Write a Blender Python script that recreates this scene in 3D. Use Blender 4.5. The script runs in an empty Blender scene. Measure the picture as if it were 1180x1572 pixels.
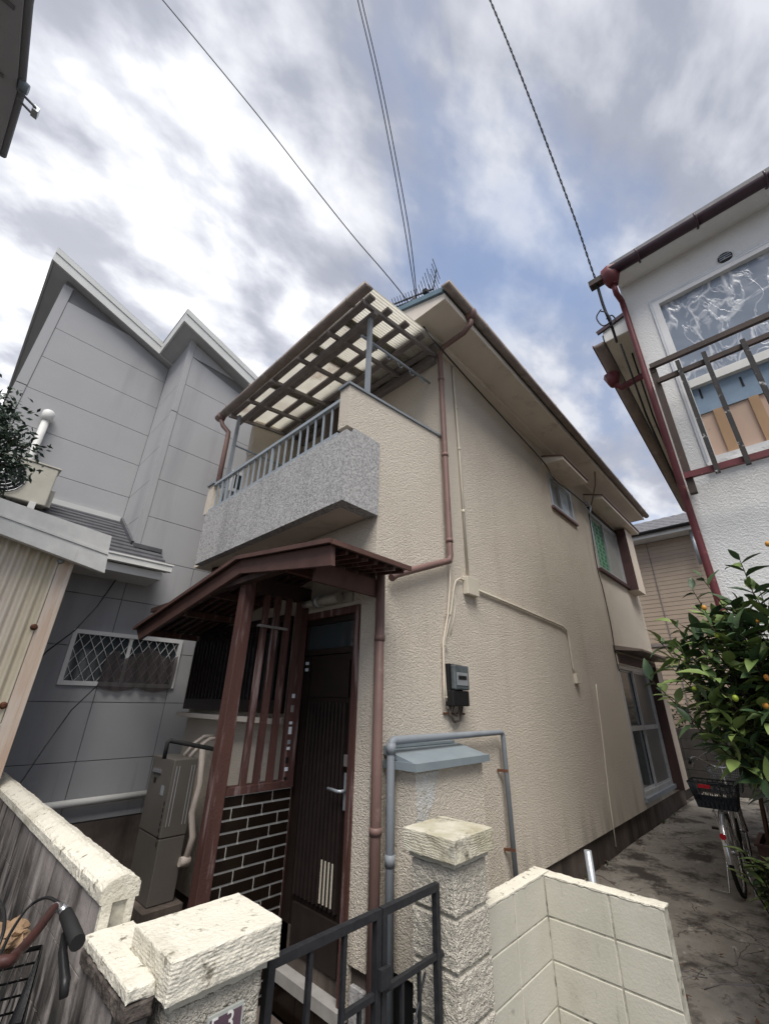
import bpy, bmesh, math, random
from mathutils import Vector, Matrix
random.seed(7)
R = math.radians
sc = bpy.context.scene
col = sc.collection

# ------------------------------------------------------------------ camera
CAM_Z = 1.61
FPX, PCX, PCY = 634.06, 590.0, 786.0
def cam_axes(pitch, roll, rx, ry=1093.0):
    th, ro = R(pitch), R(roll)
    fw = Vector((math.cos(th), 0, math.sin(th))); rt = Vector((0, -1, 0)); up = rt.cross(fw)
    r2 = math.cos(ro)*rt + math.sin(ro)*up; u2 = -math.sin(ro)*rt + math.cos(ro)*up
    d = r2*(rx-PCX) + u2*(PCY-ry) + fw*FPX
    rot = Matrix.Rotation(-math.atan2(d.y, d.x), 3, 'Z')
    return rot @ r2, rot @ u2, rot @ fw
CR, CU, CF = cam_axes(24.73, 1.094, 1251.5)
cd = bpy.data.cameras.new('camera'); cam = bpy.data.objects.new('camera', cd); col.objects.link(cam)
mw = Matrix.Identity(4)
for i in range(3):
    mw[i][0] = CR[i]; mw[i][1] = CU[i]; mw[i][2] = -CF[i]
mw[2][3] = CAM_Z
cam.matrix_world = mw
cd.sensor_fit = 'VERTICAL'; cd.sensor_height = 24.0; cd.lens = 24.0*FPX/1572.0
cd.clip_start = 0.02; cd.clip_end = 2000
sc.camera = cam
sc.render.resolution_x, sc.render.resolution_y = 768, 1024

# ------------------------------------------------------------------ world, sun, exposure
SUN_EL, SUN_AZ = 60.0, -134.0          # azimuth measured from +X towards +Y
world = bpy.data.worlds.new('World'); sc.world = world; world.use_nodes = True
wn, wl = world.node_tree.nodes, world.node_tree.links
wn.clear()
def W(t, **k):
    n = wn.new(t)
    for a, b in k.items(): setattr(n, a, b)
    return n
wout = W('ShaderNodeOutputWorld')
sky = W('ShaderNodeTexSky'); sky.sky_type = 'NISHITA'; sky.sun_disc = False
sky.sun_elevation = R(SUN_EL); sky.sun_rotation = R(90.0 - SUN_AZ)
bgs = W('ShaderNodeBackground'); bgs.inputs['Strength'].default_value = 0.085
wl.new(sky.outputs[0], bgs.inputs['Color'])
tc = W('ShaderNodeTexCoord')
sep = W('ShaderNodeSeparateXYZ'); wl.new(tc.outputs['Generated'], sep.inputs[0])
def wm(op, a, b=None, c=None):
    n = W('ShaderNodeMath', operation=op)
    for i, v in enumerate((a, b, c)):
        if v is None: continue
        if isinstance(v, (int, float)): n.inputs[i].default_value = v
        else: wl.new(v, n.inputs[i])
    return n.outputs[0]
zc = wm('ADD', wm('MAXIMUM', sep.outputs[2], 0.0), 0.22)
px_, py_ = wm('DIVIDE', sep.outputs[0], zc), wm('DIVIDE', sep.outputs[1], zc)
cmb = W('ShaderNodeCombineXYZ'); wl.new(px_, cmb.inputs[0]); wl.new(py_, cmb.inputs[1])
def cloud_noise(scale, detail, rough, off, stretch=(1, 1, 1), rot=0.0, dist=0.0):
    mp = W('ShaderNodeMapping'); wl.new(cmb.outputs[0], mp.inputs[0])
    mp.inputs['Location'].default_value = off; mp.inputs['Scale'].default_value = stretch; mp.inputs['Rotation'].default_value = (0, 0, rot)
    n = W('ShaderNodeTexNoise'); wl.new(mp.outputs[0], n.inputs['Vector'])
    n.inputs['Scale'].default_value = scale; n.inputs['Detail'].default_value = detail
    n.inputs['Roughness'].default_value = rough; n.inputs['Distortion'].default_value = dist
    return n.outputs[0]
def wramp(v, stops):
    r = W('ShaderNodeValToRGB'); wl.new(v, r.inputs[0])
    e = r.color_ramp.elements
    e[0].position, e[0].color = stops[0][0], stops[0][1]
    e[1].position, e[1].color = stops[-1][0], stops[-1][1]
    for p, c in stops[1:-1]:
        x = e.new(p); x.color = c
    return r.outputs[0]
def dotdir(v):
    n = W('ShaderNodeVectorMath', operation='DOT_PRODUCT'); wl.new(tc.outputs['Generated'], n.inputs[0])
    n.inputs[1].default_value = Vector(v).normalized(); return n.outputs['Value']
def lobe(v, lo):      # broad soft patch of cloud thickness around a direction
    return wm('SMOOTH_MIN', wm('MAXIMUM', wm('DIVIDE', wm('SUBTRACT', dotdir(v), lo), 1-lo), 0.0), 1.0, 0.1)
n1 = cloud_noise(1.7, 7, 0.50, (3.1, 1.7, 0), (1.0, 1.25, 1), R(35), 0.0)
n2 = cloud_noise(4.2, 6, 0.52, (7.3, 2.9, 0), (1.0, 1.5, 1), R(40), 0.1)
n3 = cloud_noise(0.8, 3, 0.5, (1.3, 5.2, 0))
dens = wm('ADD', wm('MULTIPLY', n1, 0.62), wm('MULTIPLY', n2, 0.38))
cover = wm('SUBTRACT', dens, wm('MULTIPLY', lobe((0.545, 0.22, 0.80), 0.95), 0.13))
cover = wm('ADD', cover, wm('MULTIPLY', lobe((-0.05, 0.45, 0.88), 0.80), 0.16))
cover = wm('ADD', cover, wm('MULTIPLY', lobe((0.45, -0.12, 0.88), 0.88), 0.10))
mask = wramp(cover, [(0.33, (.38, .38, .38, 1)), (0.42, (.60, .60, .60, 1)), (0.52, (1, 1, 1, 1))])
bright = wm('ADD', wm('MULTIPLY', n2, 0.55), wm('MULTIPLY', n3, 0.45))
cc = wramp(bright, [(0.38, (.112, .121, .150, 1)), (0.49, (.143, .152, .183, 1)), (0.59, (.255, .262, .283, 1))])
glow = wm('POWER', lobe((-0.01, 0.73, 0.68), 0.80), 1.8)
hz_ = wm('POWER', wm('SUBTRACT', 1.0, wm('MAXIMUM', sep.outputs[2], 0.0)), 2.2)
nglow = wm('SMOOTH_MAX', wm('MULTIPLY', wm('SUBTRACT', n2, 0.34), 3.4), 0.22, 0.1)
gm = wm('ADD', wm('MULTIPLY', wm('MULTIPLY', glow, nglow), 0.35), wm('MULTIPLY', hz_, 0.075))
addg = W('ShaderNodeMixRGB', blend_type='ADD'); addg.inputs[0].default_value = 1.0
gc = W('ShaderNodeCombineXYZ'); wl.new(gm, gc.inputs[0]); wl.new(wm('MULTIPLY', gm, .98), gc.inputs[1]); wl.new(wm('MULTIPLY', gm, .93), gc.inputs[2])
wl.new(cc, addg.inputs[1]); wl.new(gc.outputs[0], addg.inputs[2])
bgc = W('ShaderNodeBackground'); wl.new(addg.outputs[0], bgc.inputs['Color']); bgc.inputs['Strength'].default_value = 1.0
mx = W('ShaderNodeMixShader'); wl.new(mask, mx.inputs[0]); wl.new(bgs.outputs[0], mx.inputs[1]); wl.new(bgc.outputs[0], mx.inputs[2])
wl.new(mx.outputs[0], wout.inputs[0])

sl = bpy.data.lights.new('sun', 'SUN'); sl.energy = 1.5; sl.angle = R(35); sl.color = (1.0, .955, .89)
so = bpy.data.objects.new('sun', sl); col.objects.link(so)
sd = Vector((math.cos(R(SUN_EL))*math.cos(R(SUN_AZ)), math.cos(R(SUN_EL))*math.sin(R(SUN_AZ)), math.sin(R(SUN_EL))))
so.rotation_euler = sd.to_track_quat('Z', 'Y').to_euler()
vs = sc.view_settings
vs.view_transform = 'Standard'; vs.look = 'None'; vs.gamma = 1; vs.exposure = 1.6
vs.use_curve_mapping = False

# ------------------------------------------------------------------ helpers
def at(ax, c, px, py):
    """point of the plane ax = c that shows at photo pixel (px, py)"""
    d = CR*(px-PCX) + CU*(PCY-py) + CF*FPX
    i = 'xyz'.index(ax); t = (c-(CAM_Z if i == 2 else 0))/d[i]
    return Vector((d.x*t, d.y*t, d.z*t+CAM_Z))
WL = {}
def reg(o, wloc, parent=None):
    wloc = Vector(wloc); WL[o] = wloc
    if parent is not None:
        o.parent = parent; o.location = wloc - WL[parent]
    else: o.location = wloc
    col.objects.link(o); return o
def tag(o, label, cat=None, group=None, kind=None):
    if label: o['label'] = label
    if cat: o['category'] = cat
    if group: o['group'] = group
    if kind: o['kind'] = kind
    return o
def thing(name, loc, label, cat, group=None):
    o = bpy.data.objects.new(name, None); o.empty_display_size = .2
    reg(o, loc); return tag(o, label, cat, group)
class MB:
    def __init__(s): s.v = []; s.f = []; s.sm = []
    def add(s, vs, fs, smooth=False):
        b = len(s.v); s.v += [Vector(v) for v in vs]
        for f in fs: s.f.append([b+i for i in f]); s.sm.append(smooth)
        return s
    def box(s, a, b):
        x0, x1 = sorted((a[0], b[0])); y0, y1 = sorted((a[1], b[1])); z0, z1 = sorted((a[2], b[2]))
        return s.add([(x0,y0,z0),(x1,y0,z0),(x1,y1,z0),(x0,y1,z0),(x0,y0,z1),(x1,y0,z1),(x1,y1,z1),(x0,y1,z1)],
                     [(3,2,1,0),(4,5,6,7),(0,1,5,4),(1,2,6,5),(2,3,7,6),(3,0,4,7)])
    def bar(s, p, q, w, h, up=(0, 0, 1)):
        p, q = Vector(p), Vector(q); d = (q-p).normalized(); up = Vector(up)
        if abs(d.dot(up)) > .99: up = Vector((1, 0, 0))
        a = d.cross(up).normalized(); b = a.cross(d)
        c = [(-w/2, -h/2), (w/2, -h/2), (w/2, h/2), (-w/2, h/2)]
        vs = [p+a*i+b*j for i, j in c] + [q+a*i+b*j for i, j in c]
        return s.add(vs, [(3,2,1,0),(4,5,6,7),(0,1,5,4),(1,2,6,5),(2,3,7,6),(3,0,4,7)])
    def tube(s, pts, r, n=8, closed=False, cap=True):
        pts = [Vector(p) for p in pts]; m = len(pts); rs = r if isinstance(r, (list, tuple)) else [r]*m
        prev = None; vs = []; fs = []
        for i, p in enumerate(pts):
            if closed: d = pts[(i+1) % m]-pts[i-1]
            else: d = pts[min(i+1, m-1)]-pts[max(i-1, 0)]
            d.normalize()
            if prev is None:
                a = d.cross(Vector((0, 0, 1)))
                if a.length < .05: a = d.cross(Vector((1, 0, 0)))
            else: a = prev - d*prev.dot(d)
            a.normalize(); prev = a; b = d.cross(a)
            for k in range(n):
                t = 2*math.pi*k/n; vs.append(p+(a*math.cos(t)+b*math.sin(t))*rs[i])
        for i in range(m if closed else m-1):
            j = (i+1) % m
            for k in range(n):
                l = (k+1) % n; fs.append((i*n+k, i*n+l, j*n+l, j*n+k))
        s.add(vs, fs, True)
        if cap and not closed:
            b = len(s.v)-m*n
            s.f.append([b+k for k in range(n)][::-1]); s.sm.append(False)
            s.f.append([b+(m-1)*n+k for k in range(n)]); s.sm.append(False)
        return s
    def prism(s, poly, d):
        """closed polygon (3D points) extruded by vector d"""
        poly = [Vector(p) for p in poly]; d = Vector(d); n = len(poly)
        s.add(poly+[p+d for p in poly], [tuple(range(n))[::-1], tuple(range(n, 2*n))]+[(i, (i+1) % n, n+(i+1) % n, n+i) for i in range(n)])
        return s
    def mesh(s, name, mat):
        me = bpy.data.meshes.new(name); me.from_pydata(s.v, [], s.f)
        me.polygons.foreach_set('use_smooth', s.sm); me.update()
        bm = bmesh.new(); bm.from_mesh(me); bmesh.ops.recalc_face_normals(bm, faces=bm.faces); bm.to_mesh(me); bm.free()
        if mat: me.materials.append(mat)
        return me
    def build(s, name, mat, parent=None, label=None, cat=None, group=None, kind=None, bevel=0, org=None):
        if org is None: org = WL[parent] if parent is not None else Vector((0, 0, 0))
        if parent is None and org.length == 0 and kind is None:
            c = sum(s.v, Vector())/len(s.v); c.z = min(v.z for v in s.v); org = c
        org = Vector(org); s.v = [v-org for v in s.v]
        o = bpy.data.objects.new(name, s.mesh(name, mat)); reg(o, org, parent); tag(o, label, cat, group, kind)
        if bevel:
            m = o.modifiers.new('bevel', 'BEVEL'); m.width = bevel; m.segments = 2; m.limit_method = 'ANGLE'; m.angle_limit = R(35)
        return o
def inst(name, me, wloc, parent, rot=None, scale=None):
    o = bpy.data.objects.new(name, me); reg(o, wloc, parent)
    if rot is not None: o.rotation_euler = rot
    if scale is not None: o.scale = scale if hasattr(scale, '__len__') else (scale,)*3
    return o
def wall(ax, c, t, u0, u1, z0, z1, holes=()):
    """wall on plane ax = c, thickness t towards +ax, u along the other horizontal axis, rectangular holes"""
    m = MB(); us = sorted({u0, u1, *[h[0] for h in holes], *[h[1] for h in holes]}); zs = sorted({z0, z1, *[h[2] for h in holes], *[h[3] for h in holes]})
    P = (lambda d, u, z: (c+d, u, z)) if ax == 'x' else (lambda d, u, z: (u, c+d, z))
    def solid(i, j):
        if i < 0 or j < 0 or i >= len(us)-1 or j >= len(zs)-1: return False
        a, b = (us[i]+us[i+1])/2, (zs[j]+zs[j+1])/2
        return not any(h[0] < a < h[1] and h[2] < b < h[3] for h in holes)
    for i in range(len(us)-1):
        for j in range(len(zs)-1):
            if not solid(i, j): continue
            a, b, e, f = us[i], us[i+1], zs[j], zs[j+1]
            for d in (0, t): m.add([P(d,a,e),P(d,b,e),P(d,b,f),P(d,a,f)], [(0,1,2,3)])
            for (di, dj, q) in ((-1,0,(a,e,a,f)),(1,0,(b,e,b,f)),(0,-1,(a,e,b,e)),(0,1,(a,f,b,f))):
                if not solid(i+di, j+dj):
                    m.add([P(0,q[0],q[1]),P(0,q[2],q[3]),P(t,q[2],q[3]),P(t,q[0],q[1])], [(0,1,2,3)])
    return m

# ------------------------------------------------------------------ materials
def mat(name, c, c2=None, vs=6.0, rough=.75, bump=0, bs=60, bd=.004, vor=0, stain=None, metal=0, spec=.3, fine=0, streak=None, stretch=(1,1,1), detail=6, trans=0, alpha=1):
    """c/c2 mixed by noise of scale vs; bump noise of scale bs; vor = rough-cast lumps; stain=(colour, scale, lo, hi); streak likewise, drawn out vertically"""
    m = bpy.data.materials.new(name); m.use_nodes = True; nt = m.node_tree; N, L = nt.nodes, nt.links
    b = N['Principled BSDF']; b.inputs['Roughness'].default_value = rough; b.inputs['Metallic'].default_value = metal
    b.inputs['Specular IOR Level'].default_value = spec
    g = N.new('ShaderNodeNewGeometry')
    def noise(scale, det=6, st=(1, 1, 1), ro=.6, off=0):
        mp = N.new('ShaderNodeMapping'); L.new(g.outputs['Position'], mp.inputs[0]); mp.inputs['Scale'].default_value = st; mp.inputs['Location'].default_value = (off, off*1.7, off*.6)
        n = N.new('ShaderNodeTexNoise'); L.new(mp.outputs[0], n.inputs['Vector']); n.inputs['Scale'].default_value = scale; n.inputs['Detail'].default_value = det; n.inputs['Roughness'].default_value = ro
        return n.outputs[0]
    def rmp(v, lo, hi):
        r = N.new('ShaderNodeMapRange'); L.new(v, r.inputs[0]); r.inputs[1].default_value = lo; r.inputs[2].default_value = hi; return r.outputs[0]
    def mixc(f, a, bb):
        x = N.new('ShaderNodeMixRGB')
        if isinstance(f, float): x.inputs[0].default_value = f
        else: L.new(f, x.inputs[0])
        for i, v in ((1, a), (2, bb)):
            if isinstance(v, tuple): x.inputs[i].default_value = (*v[:3], 1)
            else: L.new(v, x.inputs[i])
        return x.outputs[0]
    colr = c
    if c2: colr = mixc(rmp(noise(vs, detail, stretch), .35, .65), c, c2)
    if fine: colr = mixc(rmp(noise(230, 2, off=3), .35, .65), colr, tuple(x*(1-fine) for x in c))
    for k, s_ in enumerate(stain if isinstance(stain, list) else ([stain] if stain else [])):
        colr = mixc(rmp(noise(s_[1], 9, off=11+k*5, ro=.68), s_[2], s_[3]), colr, s_[0])
    for k, s_ in enumerate(streak if isinstance(streak, list) else ([streak] if streak else [])):
        f_ = rmp(noise(s_[1], 7, (1, 1, s_[6] if len(s_) > 6 else .11), .6, off=29+k*7), s_[2], s_[3])
        if len(s_) > 5:      # runs of dirt that start at a given height
            sp = N.new('ShaderNodeSeparateXYZ'); L.new(g.outputs['Position'], sp.inputs[0])
            wz_ = N.new('ShaderNodeMath'); wz_.operation = 'MULTIPLY_ADD'; L.new(noise(3, 3, (1,1,.1), off=51), wz_.inputs[0]); wz_.inputs[1].default_value = .8; L.new(sp.outputs[2], wz_.inputs[2])
            mu = N.new('ShaderNodeMath'); mu.operation = 'MULTIPLY'; L.new(f_, mu.inputs[0]); L.new(rmp(wz_.outputs[0], s_[4], s_[5]), mu.inputs[1]); f_ = mu.outputs[0]
        colr = mixc(f_, colr, s_[0])
    if isinstance(colr, tuple): b.inputs['Base Color'].default_value = (*colr[:3], 1)
    else: L.new(colr, b.inputs['Base Color'])
    if bump:
        h = noise(bs, 4, off=5)
        if vor:
            v = N.new('ShaderNodeTexVoronoi'); v.feature = 'F1'; v.inputs['Scale'].default_value = vor
            wv = N.new('ShaderNodeVectorMath'); wv.operation = 'MULTIPLY_ADD'
            nn = N.new('ShaderNodeTexNoise'); L.new(g.outputs['Position'], nn.inputs['Vector']); nn.inputs['Scale'].default_value = vor*.9
            L.new(nn.outputs['Color'], wv.inputs[0]); wv.inputs[1].default_value = (.045,)*3; L.new(g.outputs['Position'], wv.inputs[2])
            L.new(wv.outputs[0], v.inputs['Vector'])
            ad = N.new('ShaderNodeMath'); ad.operation = 'SUBTRACT'; L.new(h, ad.inputs[0]); L.new(v.outputs['Distance'], ad.inputs[1]); h = ad.outputs[0]
        bp = N.new('ShaderNodeBump'); bp.inputs['Strength'].default_value = bump; bp.inputs['Distance'].default_value = bd
        L.new(h, bp.inputs['Height']); L.new(bp.outputs[0], b.inputs['Normal'])
    if alpha < 1: b.inputs['Alpha'].default_value = alpha
    if trans: b.inputs['Transmission Weight'].default_value = trans
    m['_bsdf'] = 1
    return m
M = {}
M['stucco'] = mat('stucco', (.68,.615,.525), (.62,.558,.472), 1.3, .9, 1.0, 76, .0085, vor=72, fine=.10, stain=[((.55,.48,.40), .9, .50, .80), ((.42,.37,.30), 5, .68, .85)], streak=[((.50,.435,.355), 3.2, .60, .90), ((.30,.27,.22), 7, .44, .66, 1.1, .30, .14)])
M['stucco_in'] = mat('smooth_stucco', (.65,.57,.48), (.59,.515,.43), 2, .9, .5, 90, .005, streak=((.34,.29,.24), 3, .55, .8))
M['soffit'] = mat('soffit_board', (.72,.655,.575), (.65,.59,.515), 2, .85, .2, 60, .003, stain=((.38,.34,.29), 3, .58, .8))
M['white_stucco'] = mat('white_rough_stucco', (.74,.74,.73), (.68,.68,.67), 2, .9, .6, 60, .006, vor=56, stain=((.42,.42,.42), 1.6, .62, .85))
M['white_stucco_edge'] = mat('pale_old_stucco', (.60,.57,.50), (.52,.49,.43), 4, .9, .6, 60, .006, stain=((.28,.24,.2), 4, .58, .8))
M['granite'] = mat('speckled_washed_stone', (.52,.515,.51), (.075,.075,.085), 52, .85, .9, 85, .006, detail=2, fine=.2, streak=((.10,.10,.108), 2.0, .50, .85))
M['found'] = mat('foundation_concrete', (.13,.105,.09), (.075,.06,.052), 4, .9, .4, 50, .004, streak=((.03,.024,.02), 3, .5, .7))
M['concrete'] = mat('old_concrete', (.30,.275,.24), (.15,.133,.115), 3.0, .85, .6, 60, .006, stain=[((.055,.047,.040), 2.1, .50, .60), ((.44,.41,.36), 7, .60, .72), ((.05,.043,.037), 14, .60, .70)], detail=12, fine=.3)
def crack_mat(m, sc_, w, c):
    nt = m.node_tree; N, L = nt.nodes, nt.links; b = N['Principled BSDF']; src = b.inputs['Base Color'].links[0].from_socket
    g = N.new('ShaderNodeNewGeometry'); n = N.new('ShaderNodeTexNoise'); L.new(g.outputs['Position'], n.inputs['Vector']); n.inputs['Scale'].default_value = 2.5; n.inputs['Detail'].default_value = 6
    va = N.new('ShaderNodeVectorMath'); va.operation = 'MULTIPLY_ADD'; L.new(n.outputs['Color'], va.inputs[0]); va.inputs[1].default_value = (.5,)*3; L.new(g.outputs['Position'], va.inputs[2])
    v = N.new('ShaderNodeTexVoronoi'); v.feature = 'DISTANCE_TO_EDGE'; v.inputs['Scale'].default_value = sc_; L.new(va.outputs[0], v.inputs['Vector'])
    r = N.new('ShaderNodeMapRange'); L.new(v.outputs['Distance'], r.inputs[0]); r.inputs[1].default_value = w; r.inputs[2].default_value = 0
    x = N.new('ShaderNodeMixRGB'); L.new(r.outputs[0], x.inputs[0]); L.new(src, x.inputs[1]); x.inputs[2].default_value = (*c, 1); L.new(x.outputs[0], b.inputs['Base Color'])
crack_mat(M['concrete'], .9, .008, (.05,.043,.036))
M['ground'] = mat('street_ground', (.10,.095,.09), (.07,.066,.06), 3, .95, .6, 60, .006)
M['brown'] = mat('brown_pvc', (.195,.120,.105), (.155,.096,.085), 3, .5, .05, 40, .002, stain=((.34,.24,.21), 6, .6, .8))
M['gutter'] = mat('weathered_gutter', (.24,.195,.17), (.18,.145,.125), 4, .55, .1, 40, .002, stain=((.36,.33,.29), 5, .55, .75))
M['redwood'] = mat('red_painted_wood', (.088,.040,.033), (.060,.028,.024), 8, .6, .6, 60, .006, stretch=(1,1,.15), streak=[((.23,.17,.165), 14, .56, .68), ((.04,.02,.02), 20, .6, .7)])
M['redfascia'] = mat('red_fascia_board', (.105,.055,.045), (.072,.038,.032), 5, .6, .3, 40, .003, stain=((.06,.035,.03), 5, .6, .75))
M['darkwood'] = mat('dark_stained_wood', (.045,.024,.02), (.028,.016,.014), 8, .7, .3, 60, .003, stretch=(1,1,.2))
M['grey_metal'] = mat('grey_painted_metal', (.23,.255,.28), (.20,.22,.245), 6, .5, .1, 60, .001, stain=((.33,.34,.35), 9, .62, .75))
M['lid'] = mat('blue_grey_tin', (.22,.26,.285), (.18,.215,.24), 4, .45, .1, 30, .002, stain=((.20,.22,.24), 5, .6, .8))
M['rail'] = mat('railing_metal', (.30,.34,.38), (.25,.285,.32), 6, .5)
M['galv'] = mat('galvanised_pipe', (.42,.45,.48), (.34,.37,.40), 12, .4, metal=.5, stain=((.2,.19,.18), 12, .6, .75))
M['creampvc'] = mat('cream_conduit', (.58,.53,.44), (.50,.46,.38), 5, .6)
M['alu'] = mat('aluminium_sash', (.50,.51,.52), (.42,.43,.44), 6, .4, metal=.5)
M['whitealu'] = mat('white_sash', (.70,.70,.70), (.62,.62,.62), 6, .5, stain=((.4,.39,.37), 6, .6, .8))
M['bronze'] = mat('bronze_aluminium', (.030,.021,.018), (.022,.016,.014), 8, .38, metal=.3)
M['bronze2'] = mat('bronze_slat', (.040,.030,.028), (.030,.023,.021), 8, .4, metal=.3)
M['glass'] = mat('dark_window_glass', (.035,.045,.05), None, rough=.08, spec=.6)
M['frost'] = mat('frosted_glass', (.30,.30,.275), (.25,.25,.23), 4, .35, spec=.5)
M['frostd'] = mat('dim_frosted_glass', (.14,.135,.125), (.11,.105,.10), 4, .3, spec=.5)
M['grime'] = mat('black_grimy_cement', (.045,.036,.032), (.14,.12,.105), 16, .9, .9, 60, .008)
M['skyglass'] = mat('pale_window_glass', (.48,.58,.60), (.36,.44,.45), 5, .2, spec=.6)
M['green'] = mat('green_blind', (.12,.26,.16), (.16,.33,.22), 8, .5)
M['greendark'] = mat('dark_green_print', (.05,.16,.08), None, rough=.6)
M['shutter'] = mat('shutter_box_side', (.085,.045,.045), (.06,.034,.034), 5, .6)
M['olive'] = mat('olive_shutter_panel', (.15,.14,.115), (.12,.11,.09), 3, .6)
M['cap'] = mat('cream_painted_cap', (.74,.705,.605), (.66,.625,.53), 9, .85, .9, 75, .008, fine=.10, stain=[((.20,.18,.14), 16, .59, .66), ((.45,.42,.33), 3, .52, .72), ((.10,.09,.07), 45, .64, .69)])
M['capdirty'] = mat('mossy_cream_cap', (.58,.55,.46), (.40,.37,.27), 7, .9, .7, 70, .008, stain=[((.12,.11,.08), 9, .56, .68)])
M['post'] = mat('rockface_cream_post', (.64,.60,.52), (.56,.52,.445), 8, .9, 1.0, 60, .012, vor=75, fine=.1, stain=((.24,.22,.18), 3, .58, .8))
M['block'] = mat('cream_painted_block', (.54,.52,.445), (.47,.455,.38), 3, .8, .5, 70, .004, stain=[((.22,.21,.17), 7, .64, .74), ((.42,.40,.33), 2.2, .55, .75), ((.62,.60,.52), 30, .64, .72)], streak=[((.17,.16,.125), 14, .64, .76), ((.36,.345,.28), 8, .60, .78)])
M['mortar'] = mat('painted_mortar', (.58,.56,.48), (.30,.28,.23), 14, .9, .6, 80, .005, stain=((.09,.08,.065), 7, .54, .64))
M['oldblock'] = mat('stained_grey_wall', (.34,.305,.29), (.25,.225,.215), 2, .9, .5, 70, .005, streak=[((.46,.43,.40), 9, .54, .66, 1.5, 1.0, .36), ((.022,.020,.018), 10, .36, .52, 1.42, 1.05, .24), ((.05,.042,.038), 5, .50, .62, 1.5, 1.15, .9), ((.11,.12,.035), 5, .60, .70, 1.0, .6, .25), ((.05,.042,.04), 13, .56, .66, 1.9, 1.65, .1)])
M['tile'] = mat('dark_brown_glazed_tile', (.013,.008,.005), (.008,.005,.004), 10, .25, spec=.35)
M['grout'] = mat('pale_grout', (.72,.70,.64), (.64,.62,.56), 20, .9)
M['gate'] = mat('black_painted_iron', (.016,.017,.020), (.026,.027,.03), 30, .5, .3, 80, .002)
M['heater'] = mat('champagne_metallic_paint', (.175,.16,.143), (.155,.142,.127), 3, .42, metal=.45)
M['black'] = mat('black_plastic', (.012,.012,.013), None, rough=.4)
M['rubber'] = mat('black_rubber', (.014,.014,.014), None, rough=.75)
M['meterglass'] = mat('meter_cover', (.10,.12,.13), (.06,.07,.075), 25, .15, spec=.6)
M['lag'] = mat('white_pipe_lagging', (.46,.40,.36), (.38,.34,.30), 9, .8, .3, 60, .003)
M['siding'] = mat('grey_rendered_panel', (.385,.388,.40), (.35,.353,.366), 1.4, .9, .5, 160, .003, fine=.12, streak=[((.26,.262,.275), 2.2, .52, .80), ((.17,.17,.175), 5, .60, .80, 1.9, .9, .08)])
M['joint'] = mat('dark_sealant', (.17,.17,.175), None, rough=.8)
M['gfascia'] = mat('grey_fascia', (.55,.56,.55), (.49,.50,.49), 4, .6)
M['gsoffit'] = mat('grey_soffit', (.40,.405,.41), (.36,.365,.37), 3, .8)
M['slate'] = mat('slate_roof', (.095,.095,.105), (.065,.065,.073), 8, .8, .4, 50, .004)
M['white'] = mat('white_paint', (.70,.70,.68), (.62,.62,.60), 5, .5)
M['whitetrim'] = mat('aged_white_metal_trim', (.62,.62,.60), (.50,.50,.49), 5, .5, .2, 30, .002, streak=((.42,.38,.33), 9, .62, .8))
M['corr'] = mat('aged_corrugated_plastic', (.62,.56,.44), (.54,.48,.37), 2, .6, streak=[((.66,.60,.54), 5, .5, .7), ((.25,.19,.13), 6, .68, .85)])
M['pinkwood'] = mat('faded_timber_post', (.56,.40,.30), (.62,.50,.40), 6, .7, stretch=(1,1,.1), streak=((.70,.62,.54), 12, .5, .7))
M['rust'] = mat('rusty_iron', (.14,.055,.025), (.06,.03,.02), 30, .8, .5, 90, .003)
M['acbody'] = mat('cream_air_conditioner', (.50,.48,.41), (.44,.42,.36), 5, .5)
M['leaf'] = mat('citrus_leaf', (.058,.100,.036), (.028,.058,.026), 9, .46, spec=.4)
M['leaf2'] = mat('young_citrus_leaf', (.17,.225,.065), (.10,.155,.045), 9, .48, spec=.35)
M['leafsm'] = mat('small_tree_leaf', (.035,.06,.035), (.02,.04,.025), 9, .45, spec=.4)
M['bark'] = mat('bark', (.05,.038,.026), (.03,.022,.016), 14, .9, .5, 60, .004)
M['fruit'] = mat('orange_kumquat', (.50,.24,.04), (.42,.18,.03), 20, .4)
M['fruitg'] = mat('green_kumquat', (.22,.28,.03), None, rough=.4)
M['beige'] = mat('beige_siding', (.39,.315,.25), (.36,.29,.23), 4, .8)
M['rooftile'] = mat('grey_roof_tile', (.10,.10,.11), (.16,.16,.17), 9, .6)
M['bluetile'] = mat('blue_slate_roof', (.13,.20,.25), (.10,.155,.20), 6, .6)
M['eavetile'] = mat('pale_weathered_tile', (.36,.34,.31), (.26,.24,.22), 8, .8)
M['redpaint'] = mat('red_painted_steel', (.135,.032,.038), (.10,.024,.028), 8, .5, .2, 40, .002, stain=((.34,.14,.12), 14, .62, .72))
M['darkgutter'] = mat('dark_maroon_gutter', (.060,.035,.045), (.045,.026,.034), 6, .4)
M['rustbar'] = mat('peeling_black_iron', (.022,.022,.024), (.035,.03,.028), 12, .7, .6, 50, .004, stain=((.42,.42,.42), 16, .60, .66))
M['rustrail'] = mat('rusting_brown_rail', (.06,.04,.032), (.035,.027,.024), 10, .7, .5, 60, .003, stain=((.30,.28,.26), 14, .66, .74))
M['ply'] = mat('pale_plywood', (.60,.44,.34), (.54,.39,.30), 5, .7, stretch=(1,1,.2), stain=((.25,.13,.1), 6, .68, .76))
M['stud'] = mat('timber_stud', (.46,.30,.18), (.40,.25,.14), 8, .7, stretch=(1,1,.2))
M['bluepl'] = mat('blue_sheet', (.27,.36,.46), (.20,.28,.38), 5, .35)
M['silver'] = mat('bright_steel', (.55,.56,.57), (.45,.46,.47), 8, .25, metal=.8)
M['maroon'] = mat('maroon_enamel', (.055,.02,.017), (.035,.016,.014), 14, .55, stain=((.03,.012,.01), 14, .6, .7))
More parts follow.
